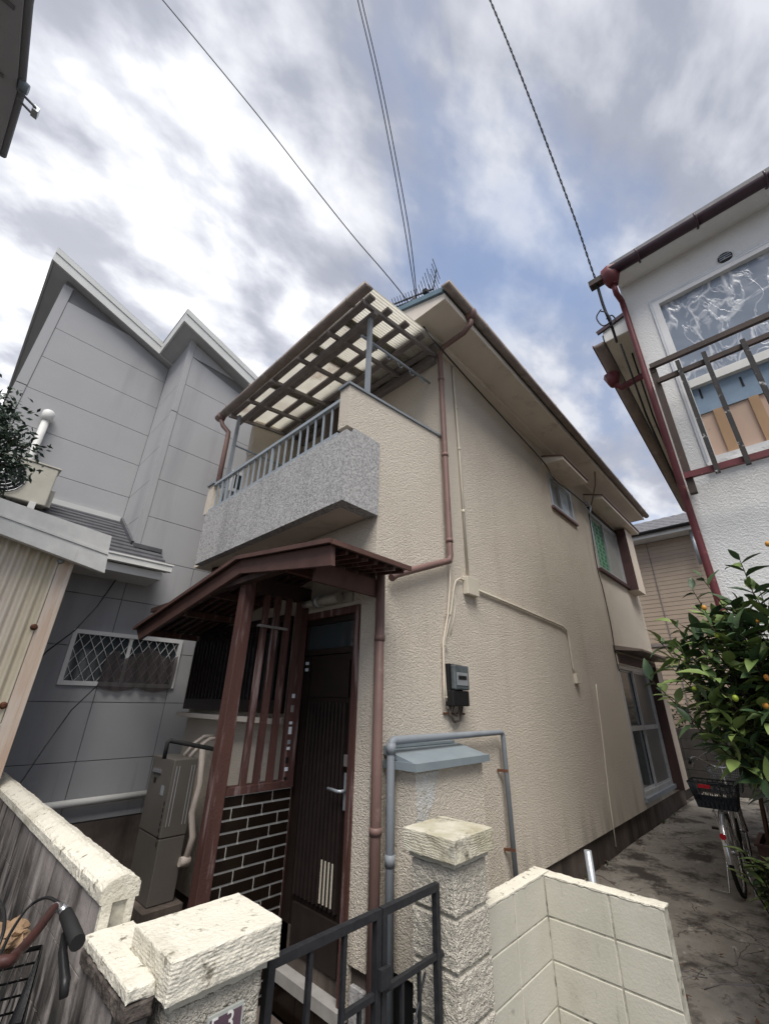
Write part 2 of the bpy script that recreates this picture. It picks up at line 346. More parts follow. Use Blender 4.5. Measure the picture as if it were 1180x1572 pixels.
M['basket'] = mat('dark_blue_basket', (.022,.027,.035), None, rough=.5)
M['redrefl'] = mat('red_reflector', (.45,.02,.03), None, rough=.25)
M['amber'] = mat('amber_reflector', (.6,.17,.06), None, rough=.3)
M['bag'] = mat('brown_paper', (.30,.20,.12), (.16,.10,.06), 20, .8, .6, 40, .01)
M['wire'] = mat('black_cable', (.012,.012,.014), None, rough=.6)
M['clearpl'] = mat('styrofoam_white', (.72,.72,.68), (.62,.62,.58), 6, .7, stain=((.3,.29,.26), 6, .62, .8))
M['plank'] = mat('old_brown_plank', (.13,.065,.038), (.08,.04,.025), 8, .8)
M['terracotta'] = mat('brown_planter', (.16,.09,.08), (.12,.07,.06), 6, .7)
M['mosaic'] = mat('pale_mosaic_tile', (.36,.40,.39), (.28,.32,.31), 30, .4)
M['mosaicd'] = mat('dark_green_mosaic_tile', (.09,.14,.15), (.13,.18,.19), 30, .4)
M['step'] = mat('terrazzo_step', (.32,.31,.295), (.26,.25,.24), 12, .6, stain=((.16,.15,.14), 9, .62, .72))
M['hedge'] = mat('dark_hedge', (.018,.026,.014), (.010,.014,.009), 9, .8)
M['darkfence'] = mat('dark_block_fence', (.06,.055,.05), (.04,.037,.034), 5, .9)
M['net'] = mat('charcoal_netting', (.075,.062,.065), (.055,.046,.048), 18, .8, stretch=(1,1,.2), alpha=.74)
M['plate'] = mat('name_plate', (.42,.43,.40), (.36,.38,.36), 12, .4)
M['platep'] = mat('purple_plate_print', (.115,.075,.095), (.085,.055,.075), 15, .4)
M['lampglass'] = mat('milky_lamp_cover', (.34,.32,.28), (.28,.26,.23), 10, .35)
M['antenna'] = mat('antenna_metal', (.06,.06,.07), None, rough=.5, metal=.6)
M['timber'] = mat('weathered_canopy_timber', (.235,.212,.205), (.17,.152,.148), 9, .8, .3, 60, .003)
M['sticker'] = mat('white_sticker', (.62,.66,.70), None, rough=.5)
# translucent corrugated sheet with grime
def sheet_mat():
    m = mat('translucent_corrugated_sheet', (.66,.645,.57), (.54,.51,.44), 2.4, .5, stain=((.24,.15,.10), 1.8, .56, .74))
    nt = m.node_tree; N, L = nt.nodes, nt.links; b = N['Principled BSDF']
    t = N.new('ShaderNodeBsdfTranslucent'); mxs = N.new('ShaderNodeMixShader'); mxs.inputs[0].default_value = .72
    src = b.inputs['Base Color'].links[0].from_socket; L.new(src, t.inputs[0])
    L.new(b.outputs[0], mxs.inputs[1]); L.new(t.outputs[0], mxs.inputs[2]); L.new(mxs.outputs[0], N['Material Output'].inputs[0]); return m
M['sheet'] = sheet_mat()
# wrinkled clear plastic film
def film_mat():
    m = bpy.data.materials.new('wrinkled_clear_film'); m.use_nodes = True; N, L = m.node_tree.nodes, m.node_tree.links
    b = N['Principled BSDF']; b.inputs['Roughness'].default_value = .22; b.inputs['Specular IOR Level'].default_value = .7
    g = N.new('ShaderNodeNewGeometry')
    mp = N.new('ShaderNodeMapping'); L.new(g.outputs['Position'], mp.inputs[0]); mp.inputs['Rotation'].default_value = (.6, 0, 0); mp.inputs['Scale'].default_value = (1, 1, .55)
    def ridge(scale, off, dist):
        m2 = N.new('ShaderNodeMapping'); L.new(mp.outputs[0], m2.inputs[0]); m2.inputs['Location'].default_value = (off, off, off)
        n = N.new('ShaderNodeTexNoise'); L.new(m2.outputs[0], n.inputs['Vector']); n.inputs['Scale'].default_value = scale; n.inputs['Detail'].default_value = 3; n.inputs['Distortion'].default_value = dist
        a = N.new('ShaderNodeMath'); a.operation = 'SUBTRACT'; L.new(n.outputs[0], a.inputs[0]); a.inputs[1].default_value = .5
        b2 = N.new('ShaderNodeMath'); b2.operation = 'ABSOLUTE'; L.new(a.outputs[0], b2.inputs[0])
        r = N.new('ShaderNodeMapRange'); L.new(b2.outputs[0], r.inputs[0]); r.inputs[1].default_value = .045; r.inputs[2].default_value = 0; return r.outputs[0]
    r1, r2 = ridge(2.6, 0, 1.0), ridge(6.5, 4, .8)
    ad = N.new('ShaderNodeMath'); ad.operation = 'MULTIPLY_ADD'; L.new(r2, ad.inputs[0]); ad.inputs[1].default_value = .55; L.new(r1, ad.inputs[2])
    r = N.new('ShaderNodeValToRGB'); L.new(ad.outputs[0], r.inputs[0]); r.color_ramp.elements[0].position = 0; r.color_ramp.elements[0].color = (.20,.235,.29,1)
    r.color_ramp.elements[1].position = 1; r.color_ramp.elements[1].color = (.52,.54,.57,1); e = r.color_ramp.elements.new(.35); e.color = (.30,.33,.38,1); L.new(r.outputs[0], b.inputs['Base Color'])
    bp = N.new('ShaderNodeBump'); bp.inputs['Distance'].default_value = .03; bp.inputs['Strength'].default_value = .15; L.new(ad.outputs[0], bp.inputs['Height']); L.new(bp.outputs[0], b.inputs['Normal'])
    return m
M['film'] = film_mat()

# ================================================================== SETTING
FX, SY, BX, LY = 2.22, 2.20, 10.7, 5.05      # house front plane, side plane, back, left end
m = MB()
m.add([(-400,-400,-.2),(400,-400,-.2),(400,400,-.2),(-400,400,-.2)], [(0,1,2,3)])
m.build('ground', M['ground'], kind='structure')
# alley slab: uneven concrete with sunken cracks between pours
def slab_grid(name, x0, x1, y0, y1, z, nx, ny, amp, mt):
    mm = MB(); vs = []; fs = []
    rr = random.Random(3)
    for i in range(nx+1):
        for j in range(ny+1):
            x = x0+(x1-x0)*i/nx; y = y0+(y1-y0)*j/ny
            c = abs(math.sin(x*1.3+math.sin(y*2.1)*1.1))
            crack = -.02 if c < .05 else 0
            vs.append((x, y, z+math.sin(x*2.3+y*1.7)*amp+rr.uniform(-1, 1)*amp*.25+crack))
    for i in range(nx):
        for j in range(ny):
            a = i*(ny+1)+j; fs.append((a, a+ny+1, a+ny+2, a+1))
    mm.add(vs, fs, True); return mm
slab_grid('alley', 3.29, 14, -.6, 2.2, 0, 150, 36, .006, None).build('alley_pavement', M['concrete'], kind='structure')
slab_grid('strip', 2.3, 3.29, 1.71, 2.2, 0, 12, 8, .004, None).build('alley_strip', M['concrete'], kind='structure')
MB().box((2.52,1.70,-.19),(14,2.3,-.02)).build('alley_fill', M['found'], kind='structure')
pf = MB().box((.9,1.40,-.19),(2.14,3.02,-.15)).build('porch_floor', M['grout'], kind='structure')
s = .048
tl = MB().box((-.0215,-.0215,0),(.0215,.0215,.008)).mesh('mosaic_tile', M['mosaic']); td = MB().box((-.0215,-.0215,0),(.0215,.0215,.008)).mesh('mosaic_tile_dark', M['mosaicd'])
rr = random.Random(5); cnt = 0; rest = [MB(), MB()]
cells = [(2.10-i*s, 2.98-j*s) for i in range(24) for j in range(32)]
cells.sort(key=lambda c: (c[0]-2.1)**2+(c[1]-2.7)**2)
for x, y in cells:
    dk = rr.random() < .38
    if cnt < 290: inst('mosaic_tile', td if dk else tl, (x, y, -.15), pf); cnt += 1
    else: rest[dk].box((x-.0215,y-.0215,-.15),(x+.0215,y+.0215,-.142))
rest[0].build('mosaic_field', M['mosaic'], pf, kind='stuff'); rest[1].build('dark_mosaic_field', M['mosaicd'], pf, kind='stuff')
MB().box((.82,1.95,-.19),(2.14,5.45,-.12)).build('yard_earth', M['found'], kind='structure')

# ================================================================== MAIN HOUSE
H = thing('house', (6.4, 3.6, 0), 'two-storey cream rough-stucco house with balcony, red porch roof and dark door, in the middle', 'house')
def hb(mm, name, mt, parent=None, label=None, bevel=0, kind=None):
    return mm.build(name, mt, parent or H, label=label, bevel=bevel, kind=kind)
def PY(y, pts): return [at('y', y, *p) for p in pts]
def PX(x, pts): return [at('x', x, *p) for p in pts]
SOF = 5.66
W1 = (6.26, 7.20, 4.58, 5.16); W2 = (8.13, 9.83, 3.97, 5.12); D1 = (8.0, 9.80, .42, 2.22)
hb(wall('y', SY, .14, FX, BX, .25, SOF, [W1, W2, D1, (FX, 3.2, 4.10, SOF)]), 'side_wall', M['stucco'])
DO = (2.40, 3.06, .06, 2.25); WF = (3.28, 4.93, 1.55, 2.27)
hb(wall('x', FX, .12, SY+.14, LY, .17, 3.02, [DO, WF]), 'front_wall', M['stucco'])
hb(MB().box((3.2,SY+.14,3.12),(3.32,LY,SOF)), 'upper_front_wall', M['stucco'])
hb(MB().box((FX+.12,LY-.12,0),(BX,LY,SOF)), 'far_wall', M['stucco'])
hb(MB().box((BX-.12,SY+.14,0),(BX,LY-.12,SOF)), 'back_wall', M['stucco'])
hb(MB().box((FX+.03,SY+.025,-.19),(BX-.02,LY-.02,.25)), 'foundation', M['found'])
hb(MB().box((FX+.001,SY+.004,-.19),(FX+.14,SY+.12,.168)), 'stone_plinth', M['granite'])
hb(MB().box((FX+.5,SY+.5,.3),(BX-.3,LY-.3,.35)).box((FX+.5,SY+.5,2.9),(BX-.3,LY-.3,2.95)), 'inner_floor', M['darkwood'])
hb(MB().box((4.6,SY+.6,.35),(4.7,LY-.2,SOF-.05)).box((2.8,SY+1.6,.35),(BX-.3,SY+1.66,SOF-.05)), 'inner_wall', M['found'])
# pale repaired crack, a raised bead of filler
hb(MB().tube(PY(SY-.002, [(914,1050),(917,1075),(924,1130),(929,1175),(934,1220),(940,1262),(945,1300)]), .007, 5), 'filled_crack', M['creampvc'])
hb(MB().tube(PY(SY-.002, [(694,905),(699,925),(697,945),(691,975)]), .006, 5), 'filled_crack', M['creampvc'])

# roof
EY, VX, EBX = 1.71, 2.65, 10.70
RY, RZ, EZ = 3.62, 6.46, 5.79
def slope_pt(x, y, d=0):   # roof top surface
    return Vector((x, y, (EZ+(RZ-EZ)*(y-EY)/(RY-EY) if y <= RY else RZ-(RZ-EZ)*(y-RY)/(RY-EY))+d))
rf = MB()
rf.prism([slope_pt(VX,EY,-.07), slope_pt(VX,RY,-.07), slope_pt(VX,2*RY-EY,-.07), slope_pt(VX,2*RY-EY), slope_pt(VX,RY), slope_pt(VX,EY)], (EBX-VX, 0, 0))
roof = hb(rf, 'roof', M['bluetile'])
hb(MB().bar(slope_pt(VX+.02,RY,.03), slope_pt(EBX,RY,.03), .2, .08), 'ridge', M['bluetile'], roof)
tm = MB()
seg = []
for k in range(7):
    t = math.pi*k/6; seg.append((math.cos(t)*.13, .02+math.sin(t)*.045))
vs = [(a, 0, b) for a, b in seg]+[(a, .34, b+.12) for a, b in seg]
tm.add(vs, [(i, i+1, 8+i, 7+i) for i in range(6)]+[tuple(range(7))], True); tm.box((-.13,0,-.012),(.13,.34,.02))
tme = tm.mesh('roof_tile', M['eavetile'])
x = 3.3
while x < EBX-.1:
    inst('roof_tile', tme, slope_pt(x, EY-.075, .03), roof); x += .27
hb(MB().box((VX+.05,EY+.02,SOF-.015),(EBX-.02,SY+.13,SOF)).box((VX+.05,SY+.13,SOF-.015),(3.2,2*RY-EY-.02,SOF)), 'soffit', M['soffit'])
hb(MB().box((VX+.05,EY,SOF-.03),(EBX-.02,EY+.02,EZ-.06)), 'fascia', M['soffit'])
hb(MB().prism([(VX+.03,EY,SOF-.03),(VX+.03,2*RY-EY,SOF-.03),slope_pt(VX+.03,2*RY-EY,-.075),slope_pt(VX+.03,RY,-.075),slope_pt(VX+.03,EY,-.075)],(.02,0,0)), 'front_fascia', M['soffit'])
hb(MB().box((3.2,SY-.11,SOF-.085),(BX,SY-.002,SOF-.016)), 'frieze', M['soffit'])
# gutter: open half round with end caps
def half_pipe(p, q, r, n=7, th=.006):
    p, q = Vector(p), Vector(q); d = (q-p).normalized(); side = d.cross(Vector((0,0,1))).normalized(); mm = MB(); vs = []; fs = []
    for P_ in (p, q):
        for k in range(n):
            a = math.pi*k/(n-1); vs.append(P_+side*math.cos(a)*r-Vector((0,0,1))*math.sin(a)*r)
        for k in range(n):
            a = math.pi*k/(n-1); vs.append(P_+side*math.cos(a)*(r-th)-Vector((0,0,1))*math.sin(a)*(r-th))
    for k in range(n-1):
        fs.append((k, k+1, 2*n+k+1, 2*n+k)); fs.append((n+k+1, n+k, 3*n+k, 3*n+k+1))
    fs += [(0, n, 3*n, 2*n), (n-1, 2*n+n-1, 3*n+n-1, 2*n-1)]
    fs += [tuple(range(n)), tuple(range(2*n, 3*n))]
    mm.add(vs, fs, True); return mm
g = hb(half_pipe((VX-.03,EY-.055,EZ-.015),(EBX+.05,EY-.055,EZ-.045), .058), 'gutter', M['gutter'])
for k in range(8):
    x = 3.4+k*1.0; hb(MB().tube([(x,EY-.055+math.cos(a)*.062,EZ-.02+math.sin(a)*.062) for a in [math.pi*(1+i/6) for i in range(7)]], .006, 5), 'gutter_bracket', M['gutter'], g)
def pipe(name, pts, r, mt, parent=H, collars=(), label=None, n=12):
    o = MB().tube(pts, r, n).build(name, mt, parent, label=label)
    for c in collars:
        c = Vector(c); hb(MB().tube([c+Vector((0,0,-.02)), c+Vector((0,0,.02))], r*1.16, n), 'pipe_collar', mt, o)
    return o
py_ = SY-.06
ux = at('y', py_, 688, 800).x
top = at('y', py_, 677, 542)
pipe('downpipe', [(3.13,EY-.05,EZ-.07),(3.13,EY-.04,EZ-.19),(3.12,EY+.05,EZ-.27),(ux,py_-.05,top.z+.03),(ux,py_,top.z-.06),(ux,py_,4.2),(ux,py_,2.90),(ux-.02,py_,2.84),(ux-.1,py_,2.81),(2.40,py_,2.545),(2.335,py_,2.50)], .031, M['brown'], collars=[(ux,py_,5.08),(ux,py_,4.03),(ux,py_,3.05)])
hb(MB().tube([(3.13,EY-.05,EZ-.02),(3.13,EY-.05,EZ-.06),(3.13,EY-.05,EZ-.13)], [.075,.07,.042], 10), 'rainwater_head', M['brown'])
lx = at('y', py_, 580, 1100).x
pipe('downpipe', [(lx,py_,2.55),(lx,py_,1.2),(lx,py_,-.15)], .034, M['brown'], collars=[(lx,py_,2.03),(lx,py_,.9)])
# cream conduit and its boxes
cy = SY-.018
cx0 = at('y', cy, 705, 700).x
pipe('conduit', [(cx0-.02,cy,5.55),(cx0-.02,cy,5.3),(cx0,cy,4.2),(cx0,cy,2.78)], .014, M['creampvc'], collars=[(cx0,cy,4.9),(cx0,cy,4.3),(cx0,cy,3.5)], n=8)
a, b = at('y', cy, 712, 898), at('y', cy, 729, 898)
hb(MB().box((a.x,SY-.06,a.z-.09),(b.x,SY-.001,a.z+.09)), 'junction_box', M['creampvc'], bevel=.006)
hb(MB().tube(PY(cy, [(728,904),(790,930),(862,961),(869,967),(873,985),(879,1025),(882,1035)]), .013, 8), 'conduit', M['creampvc'])
a = at('y', cy, 884, 1042); hb(MB().box((a.x-.05,SY-.045,a.z-.06),(a.x+.05,SY-.001,a.z+.06)), 'junction_box', M['creampvc'], bevel=.006)
hb(MB().tube(PY(cy, [(713,891),(705,888),(699,892),(696,905),(690,950),(682,985),(681,1010),(684,1060),(687,1088)]), .008, 6), 'cable', M['creampvc'])
hb(MB().tube(PY(cy-.01, [(691,870),(690,900),(687,945),(680,985),(681,1050),(683,1092)]), .008, 6), 'cable', M['stucco_in'])
for p in [(686,942),(682,990),(684,1070)]:
    a = at('y', cy, *p); hb(MB().bar(a-Vector((.04,.008,0)), a+Vector((.05,-.008,0)), .008, .012), 'cable_clip', M['creampvc'])

# windows on the side wall
def sash_window(ax, c, u0, u1, z0, z1, fr, panes, depth=.05, name='window', back=None, fw=.045):
    """frame set in the opening; panes = list of (fraction0, fraction1, material, inset)"""
    P = (lambda d, u, z: (c+d, u, z)) if ax == 'x' else (lambda d, u, z: (u, c+d, z))
    mm = MB()
    mm.box(P(-.012,u0-.03,z0-.03),P(depth,u0+fw,z1+.03)).box(P(-.012,u1-fw,z0-.03),P(depth,u1+.03,z1+.03))
    mm.box(P(-.010,u0+fw,z0-.03),P(depth,u1-fw,z0+fw)).box(P(-.010,u0+fw,z1-fw),P(depth,u1-fw,z1+.03))
    w = hb(mm, name, fr)
    for f0, f1, pm, ins in panes:
        a, b = u0+fw+(u1-u0-2*fw)*f0, u0+fw+(u1-u0-2*fw)*f1
        hb(MB().box(P(ins+.02,a+.02,z0+fw+.02),P(ins+.028,b-.02,z1-fw-.02)), 'pane', pm, w)
        f = MB(); s_ = .028
        f.box(P(ins+.005,a,z0+fw),P(ins+.04,a+s_,z1-fw)).box(P(ins+.005,b-s_,z0+fw),P(ins+.04,b,z1-fw))
        f.box(P(ins+.006,a+s_,z0+fw),P(ins+.039,b-s_,z0+fw+s_)).box(P(ins+.006,a+s_,z1-fw-s_),P(ins+.039,b-s_,z1-fw))
        hb(f, 'sash', fr, w)
    return w
w = sash_window('y', SY, *W1, M['alu'], [(0,.52,M['frost'],.03),(.48,1,M['skyglass'],.0)])
hb(MB().box((W1[0]-.06,SY-.045,W1[2]-.07),(W1[1]+.06,SY+.02,W1[2]-.031)), 'sill', M['brown'], w)
w = sash_window('y', SY, *W2, M['alu'], [(0,.5,M['green'],.03),(.48,1,M['frost'],.0)])
for k in range(11):
    z = W2[2]+.1+k*.09
    for j, dx in enumerate((.12, .36, .56)):
        hb(MB().box((W2[0]+.09+dx+(k%2)*.04,SY+.043,z),(W2[0]+.19+dx+(k%2)*.04,SY+.0505,z+.05)), 'blind_mark', M['greendark'], w)
hb(MB().box((W2[0]-.08,SY-.06,W2[2]-.09),(W2[1]+.10,SY+.02,W2[2]-.031)), 'sill', M['shutter'], w)
hb(MB().box((W2[0]-.05,SY-.035,W2[3]+.031),(W2[1]+.1,SY-.001,W2[3]+.08)), 'head_rail', M['bronze'], w)
def hood(x0, x1, z, d, dz=.10, parent=None):
    h = hb(MB().prism([(x0,SY-.001,z),(x0,SY-d,z-.03),(x0,SY-d,z-.03+dz*.62),(x0,SY-.001,z+dz*1.5)],(x1-x0,0,0)), 'window_hood', M['soffit'])
    hb(MB().bar((x0-.015,SY-d-.008,z-.03+dz*.70),(x1+.015,SY-d-.008,z-.03+dz*.70),.028,.024).bar((x0-.008,SY-d,z-.03+dz*.70),(x0-.008,SY-.003,z+dz*1.56),.02,.024), 'hood_edge', M['brown'], h)
    return h
hood(6.12, 7.22, 5.28, .34); hood(8.05, 10.55, 5.30, .33)
sb = hb(MB().box((9.86,SY-.20,3.84),(10.42,SY-.002,5.24)), 'shutter_box', M['stucco_in'])
hb(MB().box((9.845,SY-.205,3.86),(9.858,SY-.002,5.24)), 'shutter_box_end', M['shutter'], sb)
# garden door with its hood and shutter box
w = sash_window('y', SY, *D1, M['alu'], [(0,.5,M['glass'],.03),(.46,1,M['frostd'],.0)], name='sliding_door', fw=.03)
hb(MB().box((D1[0]+.05,SY+.005,1.26),(D1[1]-.05,SY+.035,1.33)), 'middle_rail', M['alu'], w)
hb(MB().box((D1[0]-.02,SY-.05,D1[2]-.09),(D1[1]+.04,SY+.02,D1[2]-.031)), 'sill', M['grey_metal'], w)
hb(MB().box((D1[0]-.04,SY-.03,D1[3]+.031),(D1[1]+.06,SY-.001,D1[3]+.2)), 'head_board', M['soffit'], w)
sb = hb(MB().box((9.86,SY-.16,.30),(10.28,SY-.002,2.32)), 'shutter_box', M['stucco_in'], label='ground-floor shutter box with a dark maroon end')
hb(MB().box((9.845,SY-.165,.30),(9.858,SY-.002,2.32)), 'shutter_box_end', M['shutter'], sb)
h = hb(MB().prism([(7.95,SY-.001,2.48),(7.95,SY-.42,2.44),(7.95,SY-.42,2.47),(7.95,SY-.001,2.56)],(2.7,0,0)), 'door_hood', M['gutter'])
hb(MB().box((8.0,SY-.06,2.28),(10.4,SY-.002,2.42)), 'hood_board', M['shutter'], h)

# balcony
GX = 1.832
bal = hb(MB().box((GX+.07,SY+.02,3.03),(3.2,LY-.1,3.12)), 'balcony', M['stucco_in'])
B = lambda mm, n, mt, **k: hb(mm, n, mt, bal, **k)
B(MB().box((GX-.012,SY-.012,3.01),(GX+.07,4.74,3.665)), 'front_parapet', M['granite'])
B(MB().box((GX+.07,SY-.0125,3.01),(FX-.005,SY+.10,3.72)), 'side_cladding', M['granite'])
B(MB().prism([(GX,SY,3.72),(GX,SY,4.15),(3.2,SY,4.30),(3.2,SY,4.10),(FX,SY,4.10),(FX,SY,3.72)],(0,.12,0)), 'side_parapet', M['stucco'])
B(MB().bar((GX-.02,SY+.06,4.165),(3.2,SY+.06,4.312),.15,.025), 'parapet_cap', M['grey_metal'])
B(MB().box((GX+.07,4.72,3.05),(3.2,4.84,3.66)), 'far_parapet', M['stucco'])
B(MB().box((GX,4.70,3.665),(GX+.12,4.84,4.06)), 'end_pillar', M['stucco']); B(MB().box((GX-.02,4.68,4.06),(GX+.14,4.86,4.085)), 'pillar_cap', M['grey_metal'])
B(MB().box((GX-.005,SY+.12,3.667),(GX+.05,4.70,3.70)), 'bottom_rail', M['rail'])
B(MB().box((GX,SY+.12,4.03),(GX+.04,4.70,4.065)), 'top_rail', M['rail'])
nb = 19
for k in range(nb):
    y = SY+.24+(4.60-SY-.24)*k/(nb-1); r_ = .012 if k % 9 == 8 else .0075
    B(MB().box((GX+.02-r_,y-r_,3.70),(GX+.02+r_,y+r_,4.03)), 'railing_bar', M['rail'])
a, b = at('x', 3.15, 535, 655), at('x', 3.15, 458, 690)
hb(MB().box((3.08,a.y,3.2),(3.198,b.y,5.1)), 'shutter_box', M['olive'], label='olive brown shutter box on the balcony')
a = at('x', 3.0, 450, 738); hb(MB().tube([(3.198,a.y,a.z),(3.1,a.y,a.z),(3.05,a.y,a.z-.03)], [.05,.07,.08], 12), 'balcony_lamp', M['lampglass'])
# drain pot below the balcony at the far end
a = at('x', 2.1, 335, 875); hb(MB().tube([(2.1,a.y,3.02),(2.1,a.y,a.z-.1)], .07, 12), 'drain_pipe', M['shutter'])

# balcony canopy
cp = hb(MB().box((3.12,SY+.02,5.40),(3.198,LY+.02,5.50)), 'balcony_canopy', M['timber'])
C_ = lambda mm, n, mt, **k: hb(mm, n, mt, cp, **k)
CX0, CX1, CY0, CY1 = 1.90, 3.19, 2.06, 5.04
CZ = lambda x: 5.30+(x-1.90)*.165
cols = 560; vs = []; fs = []
for j in range(cols+1):
    y = CY0+(CY1-CY0)*j/cols; z = .009*math.sin(2*math.pi*y/.0315)
    for x in (CX0, (CX0+CX1)/2, CX1): vs.append((x, y, CZ(x)+.062+z))
for j in range(cols):
    for k in range(2): a = j*3+k; fs.append((a, a+1, a+4, a+3))
C_(MB().add(vs, fs, True), 'corrugated_sheet', M['sheet'])
ryy = [SY+.005, 2.76, 3.32, 3.88, 4.44, 4.93]
for y in ryy: C_(MB().bar((CX0+.02,y,CZ(CX0+.02)-.01),(CX1-.02,y,CZ(CX1-.02)-.01),.038,.05), 'rafter', M['timber'])
for k, x in enumerate([1.98, 2.24, 2.52, 2.80, 3.06]):
    C_(MB().bar((x,CY0+.05,CZ(x)+.032),(x,CY1-.03,CZ(x)+.032),.075,.032), 'purlin', M['timber'])
C_(MB().bar((2.10,SY-.02,CZ(2.10)-.06),(2.10,4.98,CZ(2.10)-.06),.055,.05), 'beam', M['timber'])
for y0, y1 in ((2.5,2.62),(3.05,3.2),(3.98,4.1)):
    C_(MB().bar((CX0+.05,(y0+y1)/2,CZ(CX0+.05)+.075),(CX1,(y0+y1)/2,CZ(CX1)+.075),y1-y0,.012), 'roof_board', M['timber'])
for y, zb in ((SY+.06, 4.20), (4.80, 4.085)):
    x = 2.10 if y < 3 else 2.02
    C_(MB().box((x-.02,y-.02,zb if y < 3 else 3.12),(x+.02,y+.02,CZ(x)-.05)), 'post', M['grey_metal'])
g = C_(half_pipe((CX0-.05,CY0-.03,CZ(CX0)+.02),(CX0-.05,CY1+.06,CZ(CX0)-.02), .058), 'gutter', M['gutter'])
for k in range(5):
    y = 2.3+k*.62; C_(MB().tube([(CX0-.05+math.cos(a)*.062,y,CZ(CX0)+.01+math.sin(a)*.062) for a in [math.pi*(1+i/6) for i in range(7)]], .006, 5), 'gutter_bracket', M['gutter'])
ge = CY1-.06
C_(MB().tube([(CX0-.05,ge,CZ(CX0)-.05),(CX0-.05,ge,CZ(CX0)-.12),(CX0-.02,ge-.02,CZ(CX0)-.2),(CX0+.05,ge-.08,CZ(CX0)-.3),(CX0+.05,ge-.09,CZ(CX0)-.42),(CX0+.05,ge-.1,3.7)], .032, 10), 'downpipe', M['brown'])
C_(MB().tube([(CX0-.05,ge,CZ(CX0)-.01),(CX0-.05,ge,CZ(CX0)-.11)], [.062,.040], 10), 'rainwater_head', M['brown'])
for y, z0_, z1_ in ((SY+.13, 5.02, 5.16), (4.80, 4.78, 4.80)):
    C_(MB().tube([(2.05,y,z0_),(3.19,y,z1_)], .014, 8), 'laundry_rail', M['rail'])
    for k in range(5):
        x = 2.25+k*.2; zz = z0_+(z1_-z0_)*(x-2.05)/1.14
        C_(MB().tube([(x+math.cos(a)*.035,y,zz-.035+math.sin(a)*.035) for a in [math.pi*(.6+i/6*1.4) for i in range(7)]], .005, 5), 'laundry_hook', M['rail'])

# front window with grille
w = sash_window('x', FX, *WF, M['bronze'], [(0,.52,M['glass'],.03),(.48,1,M['glass'],.0)])
gx = FX-.10
gr = hb(MB().box((gx,WF[0]-.05,WF[3]-.02),(FX-.002,WF[1]+.06,WF[3]+.04)).box((gx,WF[0]-.05,WF[2]-.04),(FX-.002,WF[1]+.06,WF[2]+.06)).box((gx,WF[1]+.035,WF[2]+.06),(FX-.002,WF[1]+.06,WF[3]-.02)).box((gx,WF[0]-.05,WF[2]+.06),(FX-.002,WF[0]-.03,WF[3]-.02)), 'window_grille', M['bronze'])
for k in range(22):
    y = WF[0]+.03+(WF[1]-WF[0]-.04)*k/21; hb(MB().box((gx+.01,y-.011,WF[2]+.06),(gx+.03,y+.011,WF[3]-.02)), 'grille_bar', M['bronze2'], gr)
hb(MB().box((gx-.03,WF[0]-.1,WF[2]-.115),(FX-.002,LY+.02,WF[2]-.075)), 'window_ledge', M['soffit'])

# front door
fy0, fy1 = DO[0]-.05, DO[1]+.05
dr = hb(MB().box((FX-.02,fy0,DO[2]),(FX+.10,DO[0]+.002,DO[3]+.05)).box((FX-.02,DO[1]-.002,DO[2]),(FX+.10,fy1,DO[3]+.05)).box((FX-.018,DO[0]+.002,DO[3]-.005),(FX+.098,DO[1]-.002,DO[3]+.05)), 'door', M['redwood'])
D_ = lambda mm, n, mt, **k: hb(mm, n, mt, dr, **k)
D_(MB().box((FX+.02,DO[0],1.955),(FX+.07,DO[1],2.0)).box((FX+.02,DO[0]+.002,2.20),(FX+.07,DO[1]-.002,2.243)).box((FX+.02,DO[0]+.003,2.0),(FX+.07,DO[0]+.035,2.20)).box((FX+.02,DO[1]-.035,2.0),(FX+.07,DO[1]-.003,2.20)), 'transom_frame', M['bronze'])
D_(MB().box((FX+.045,DO[0]+.035,2.0),(FX+.052,DO[1]-.035,2.20)), 'transom_glass', M['glass'])
D_(MB().box((FX+.035,DO[0]+.004,DO[2]+.02),(FX+.07,DO[1]-.10,1.95)), 'door_leaf', M['bronze'])
D_(MB().box((FX+.03,DO[1]-.095,DO[2]),(FX+.065,DO[1]-.004,1.95)), 'side_panel', M['bronze'])
for k in range(11):
    y = DO[0]+.10+k*.042; D_(MB().box((FX+.012,y-.010,.42),(FX+.035,y+.010,1.60)), 'door_slat', M['bronze2'])
D_(MB().box((FX+.018,DO[0]+.06,.14),(FX+.035,DO[1]-.14,.38)), 'kick_panel', M['bronze2'])
D_(MB().box((FX+.018,DO[0]+.07,1.64),(FX+.0355,DO[1]-.14,1.90)), 'upper_panel', M['bronze'])
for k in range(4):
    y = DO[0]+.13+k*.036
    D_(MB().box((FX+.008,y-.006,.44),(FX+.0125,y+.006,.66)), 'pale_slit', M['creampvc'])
a = at('x', FX+.01, 536, 1168)
D_(MB().box((FX+.0,DO[0]+.018,a.z-.035),(FX+.034,DO[0]+.062,a.z+.035)), 'lock', M['silver'])
a = at('x', FX+.01, 535, 1215)
D_(MB().box((FX+.01,DO[0]+.02,a.z-.11),(FX+.034,DO[0]+.06,a.z+.10)), 'handle_plate', M['galv'])
D_(MB().tube([(FX+.01,DO[0]+.04,a.z),(FX-.035,DO[0]+.04,a.z),(FX-.045,DO[0]+.06,a.z),(FX-.045,DO[0]+.16,a.z+.005)], .010, 8), 'handle', M['galv'])
for z in (1.895, 1.845): D_(MB().box((FX+.022,DO[1]-.07,z-.012),(FX+.0295,DO[1]-.035,z+.012)), 'door_badge', M['sticker'])
D_(MB().box((FX-.05,DO[0]-.04,-.0),(FX+.03,DO[1]+.06,.058)), 'threshold', M['step'])
